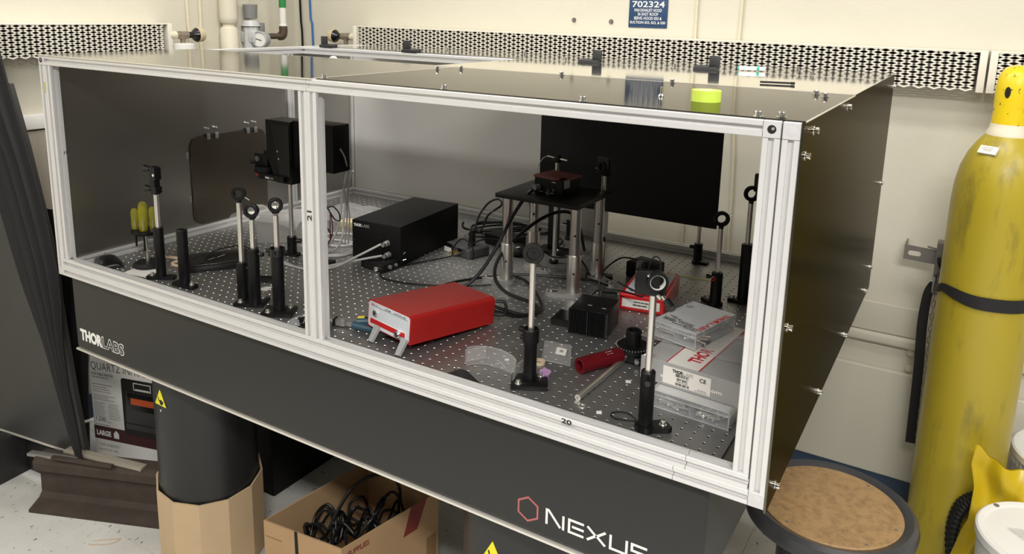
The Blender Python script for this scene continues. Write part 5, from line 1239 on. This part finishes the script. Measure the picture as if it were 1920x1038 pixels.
hx0, hy0 = -2260, 208
ht = thing('heater_box', 'white printed heater carton standing behind the rusty rail piece', 'carton', hx0, hy0, -900, 15)
B().box(0, 0, 0, 290, 100, 440, 1).out('carton_body', 'white', ht)
HM = FRONT @ T(0, 0, .2)
B().prism([(0, 97), (290, 97), (290, 148), (0, 148)], .4, HM).out('maroon_band', 'maroon', ht)
text('lettering', 'LARGE', 62, 21, 'print_white', ht, HM @ T(10, 111, .5), .04, .3)
B().prism([(84, 109), (106, 109), (106, 128), (95, 140), (84, 128)], .4, HM @ T(0, 0, .5)).out('house_mark', 'print_white', ht)
text('lettering', '1,500', 42, 19, 'print_black', ht, HM @ T(12, 165, 0), .0, .3)
text('lettering', 'QUARTZ INFRARED', 280, 34, 'print_black', ht, HM @ T(8, 360, 0), -.012, .3)
text('lettering', 'PORTABLE HEATER', 92, 10, 'print_black', ht, HM @ T(9, 344, 0), .0, .3)
text('lettering', '1 YEAR WARRANTY', 98, 12, 'print_grey', ht, HM @ T(10, 70, 0), .01, .3)
text('lettering', 'GARANTÍA DE 1 AÑO', 88, 11, 'print_grey', ht, HM @ T(10, 52, 0), .01, .3)
rows_ = [(9, 335, 72, 4), (9, 308, 84, 3.5), (9, 298, 60, 3), (9, 290, 72, 3), (9, 281, 78, 3), (9, 266, 92, 3), (9, 258, 66, 3), (9, 250, 90, 3), (9, 152, 60, 3.5), (60, 166, 18, 3)]
for k in range(9): rows_ += [(9, 238-6.4*k, random.uniform(36, 50), 2.4)]
for k in range(10): rows_ += [(72, 238-6.4*k, random.uniform(36, 50), 2.4)]
printlines(ht, HM, rows_)
HB = HM @ T(0, 0, .1)
B().prism(rrect(133, 135, 290, 350, 10), .5, HB).out('heater_picture', 'print_black', ht)
B().prism([(143, 184), (286, 184), (286, 300), (152, 300)], .3, HB @ T(0, 0, .6)).prism([(143, 158), (286, 158), (286, 178), (143, 178)], .2, HB @ T(0, 0, .5)).out('picture_panel', 'dark_sheet', ht)
B().prism([(156, 252), (172, 234), (286, 234), (286, 298), (156, 298)], .3, HB @ T(0, 0, 1)).out('picture_window', 'black_gloss', ht)
B().prism(rrect(170, 256, 286, 280, 2), .3, HB @ T(0, 0, 1.4)).out('picture_glow', 'orange_red', ht)
B().at(HB @ T(0, 0, .6)).ribbon([(186, 312), (186, 338), (256, 338), (256, 312), (186, 312)], 3, .4).ribbon([(192, 315), (250, 315)], 5, .4).out('picture_display', 'print_white', ht)
t = thing('shade_backdrop', 'black cloth added behind the white heater carton to stand for the shade there', 'cloth', -2296, 470, -900)  # added dark cloth standing in for the shade under the table
B().grid(lambda u, v: (-270+520*u, 6*math.sin(14*u), 840*v), 40, 4).out('shade_cloth', 'black_cloth', t, solid=2)

rr = thing('rail_section', 'short piece of rusty brown railroad rail lying on the floor', 'rail', -2172, -70, -900, 22.5)
half = [(0, 0), (74, 0), (74, 10), (26, 24), (11, 38), (9, 106), (14, 120), (36, 128), (38, 156), (32, 166), (22, 171), (0, 173)]
prof = half + [(-x, y) for x, y in half[::-1] if x]
B().prism([(x+62, y) for x, y in prof], 476, Matrix(((0, 0, 1, 0), (1, 0, 0, 0), (0, 1, 0, 0), (0, 0, 0, 1)))).out('rail_body', 'rust', rr, angle=20)
tag(B().tube([(-1862, -52, -899), (-1826, -20, -898), (-1800, 0, -898), (-1806, -30, -898), (-1846, -62, -898), (-1858, -66, -898)], 1.6, 6).out('wire_scrap', 'rubber_tan'), 'short bent copper wire scrap lying on the floor in front of the rail piece', 'wire')
# big dark leaning sheet, the curtain, scrap bars at the left
PA = 8.53
ps = thing('metal_sheet', 'large dark grey sheet panel with a bright bottom edge behind the black curtain', 'panel', -2480, -4, 0, PA)
PX = lambda x: (x+2480)*1.0112
B().prism([(PX(-2572), -734), (PX(-2056), -734), (PX(-2086), -500), (PX(-2106), -300), (PX(-2130), 0), (PX(-2190), 290), (PX(-2240), 480), (PX(-2572), 480)], 16, R(90, 'X'), -16).out('sheet', 'dark_sheet', ps)
B().box(PX(-2572), -3, -741, PX(-1930), 18, -734, 1).out('bottom_edge', 'edge', ps)
t = thing('dark_cabinet', 'low black plinth under the large dark panel', 'plinth', -2320, 120, -900, 6)
B().box(-240, -60, 0, 30, 64, 158, 2).out('plinth_body', 'black_paint', t)
B().box(-150, -170, 0, -96, -60, 158, 2).out('plinth_foot', 'black_paint', t)
cu = thing('black_curtain', 'black pleated curtain sweeping down beside the enclosure', 'curtain', 0, 0, 0)
CR = [(-725, -2030), (-611, -2040), (-468, -2062), (-327, -2064), (-184, -2046), (-80, -2046), (88, -2080), (269, -2134), (446, -2190), (637, -2236), (760, -2262)]
CL = [(-725, -2056), (-662, -2078), (-487, -2120), (-347, -2146), (-173, -2195), (33, -2251), (252, -2315), (430, -2430), (626, -2462), (760, -2462)]
def curt(u, v):
    z = 760 - 1484*v
    xr, xl = lerp_tab(CR, z), lerp_tab(CL, z)
    x = xl + (xr-xl)*u
    w_ = min(1, (xr-xl)/160)
    y = 368 + .15*x - 34 - w_*(13*math.sin(u*PI*8+1.5*v)+5*math.sin(u*PI*17+4*v)) + 3*math.sin(9*v)
    return (x, y, z)
B().grid(curt, 80, 30).out('pleated_cloth', 'black_cloth', cu, solid=2, angle=60)
RC = [(-880, -2272), (-458, -2226), (-70, -2140), (40, -2112)]
B().grid(lambda u, v: (-2540+u*(lerp_tab(RC, 30-910*v)+2540), 184+9*math.sin(21*u+v)+5*math.sin(47*u), 30-910*v), 60, 10).out('rear_shade_cloth', 'black_cloth', cu, solid=2, angle=60)  # dark layer added behind the pleats to fill the gap with shade
t = thing('scrap_bars', 'dirty grey metal strips leaning behind the rusty rail piece', 'scrap', -2060, 40, -725, 16)
B().at(R(-3, 'Y')).box(-180, -34, -2, 10, -12, 8, 1).out('scrap_strip', 'galv', t)
B().at(R(2, 'Y')).box(-60, -6, 2, 240, 24, 12, 1).out('scrap_strip', 'stone', t)
B().at(T(0, 0, 0) @ R(4, 'Z')).box(-70, -44, 4, 150, -30, 14, 1).out('scrap_strip', 'rust', t)
t = thing('black_case', 'big black equipment case in the dark behind the left table leg', 'case', -1790, 726, -900)
B().box(-224, -322, 0, 224, 322, 560, 8, 2).out('case_body', 'black_box', t)
for y in (-200, 200): B().box(224, y-30, 440, 230, y+30, 480, 2).out('case_latch', 'black_gloss', t)
t = thing('white_rod', 'thin white rod leaning in the dark beside the heater carton', 'rod', 0, 0, 0)
B().cyl((-2290, 150, -735), (-2230, 190, -716), 5, n=10).out('rod_body', 'white', t)
print('objects', len(bpy.data.objects), 'tris', sum(len(p.vertices)-2 for o in bpy.data.objects if o.type == 'MESH' for p in o.data.polygons))
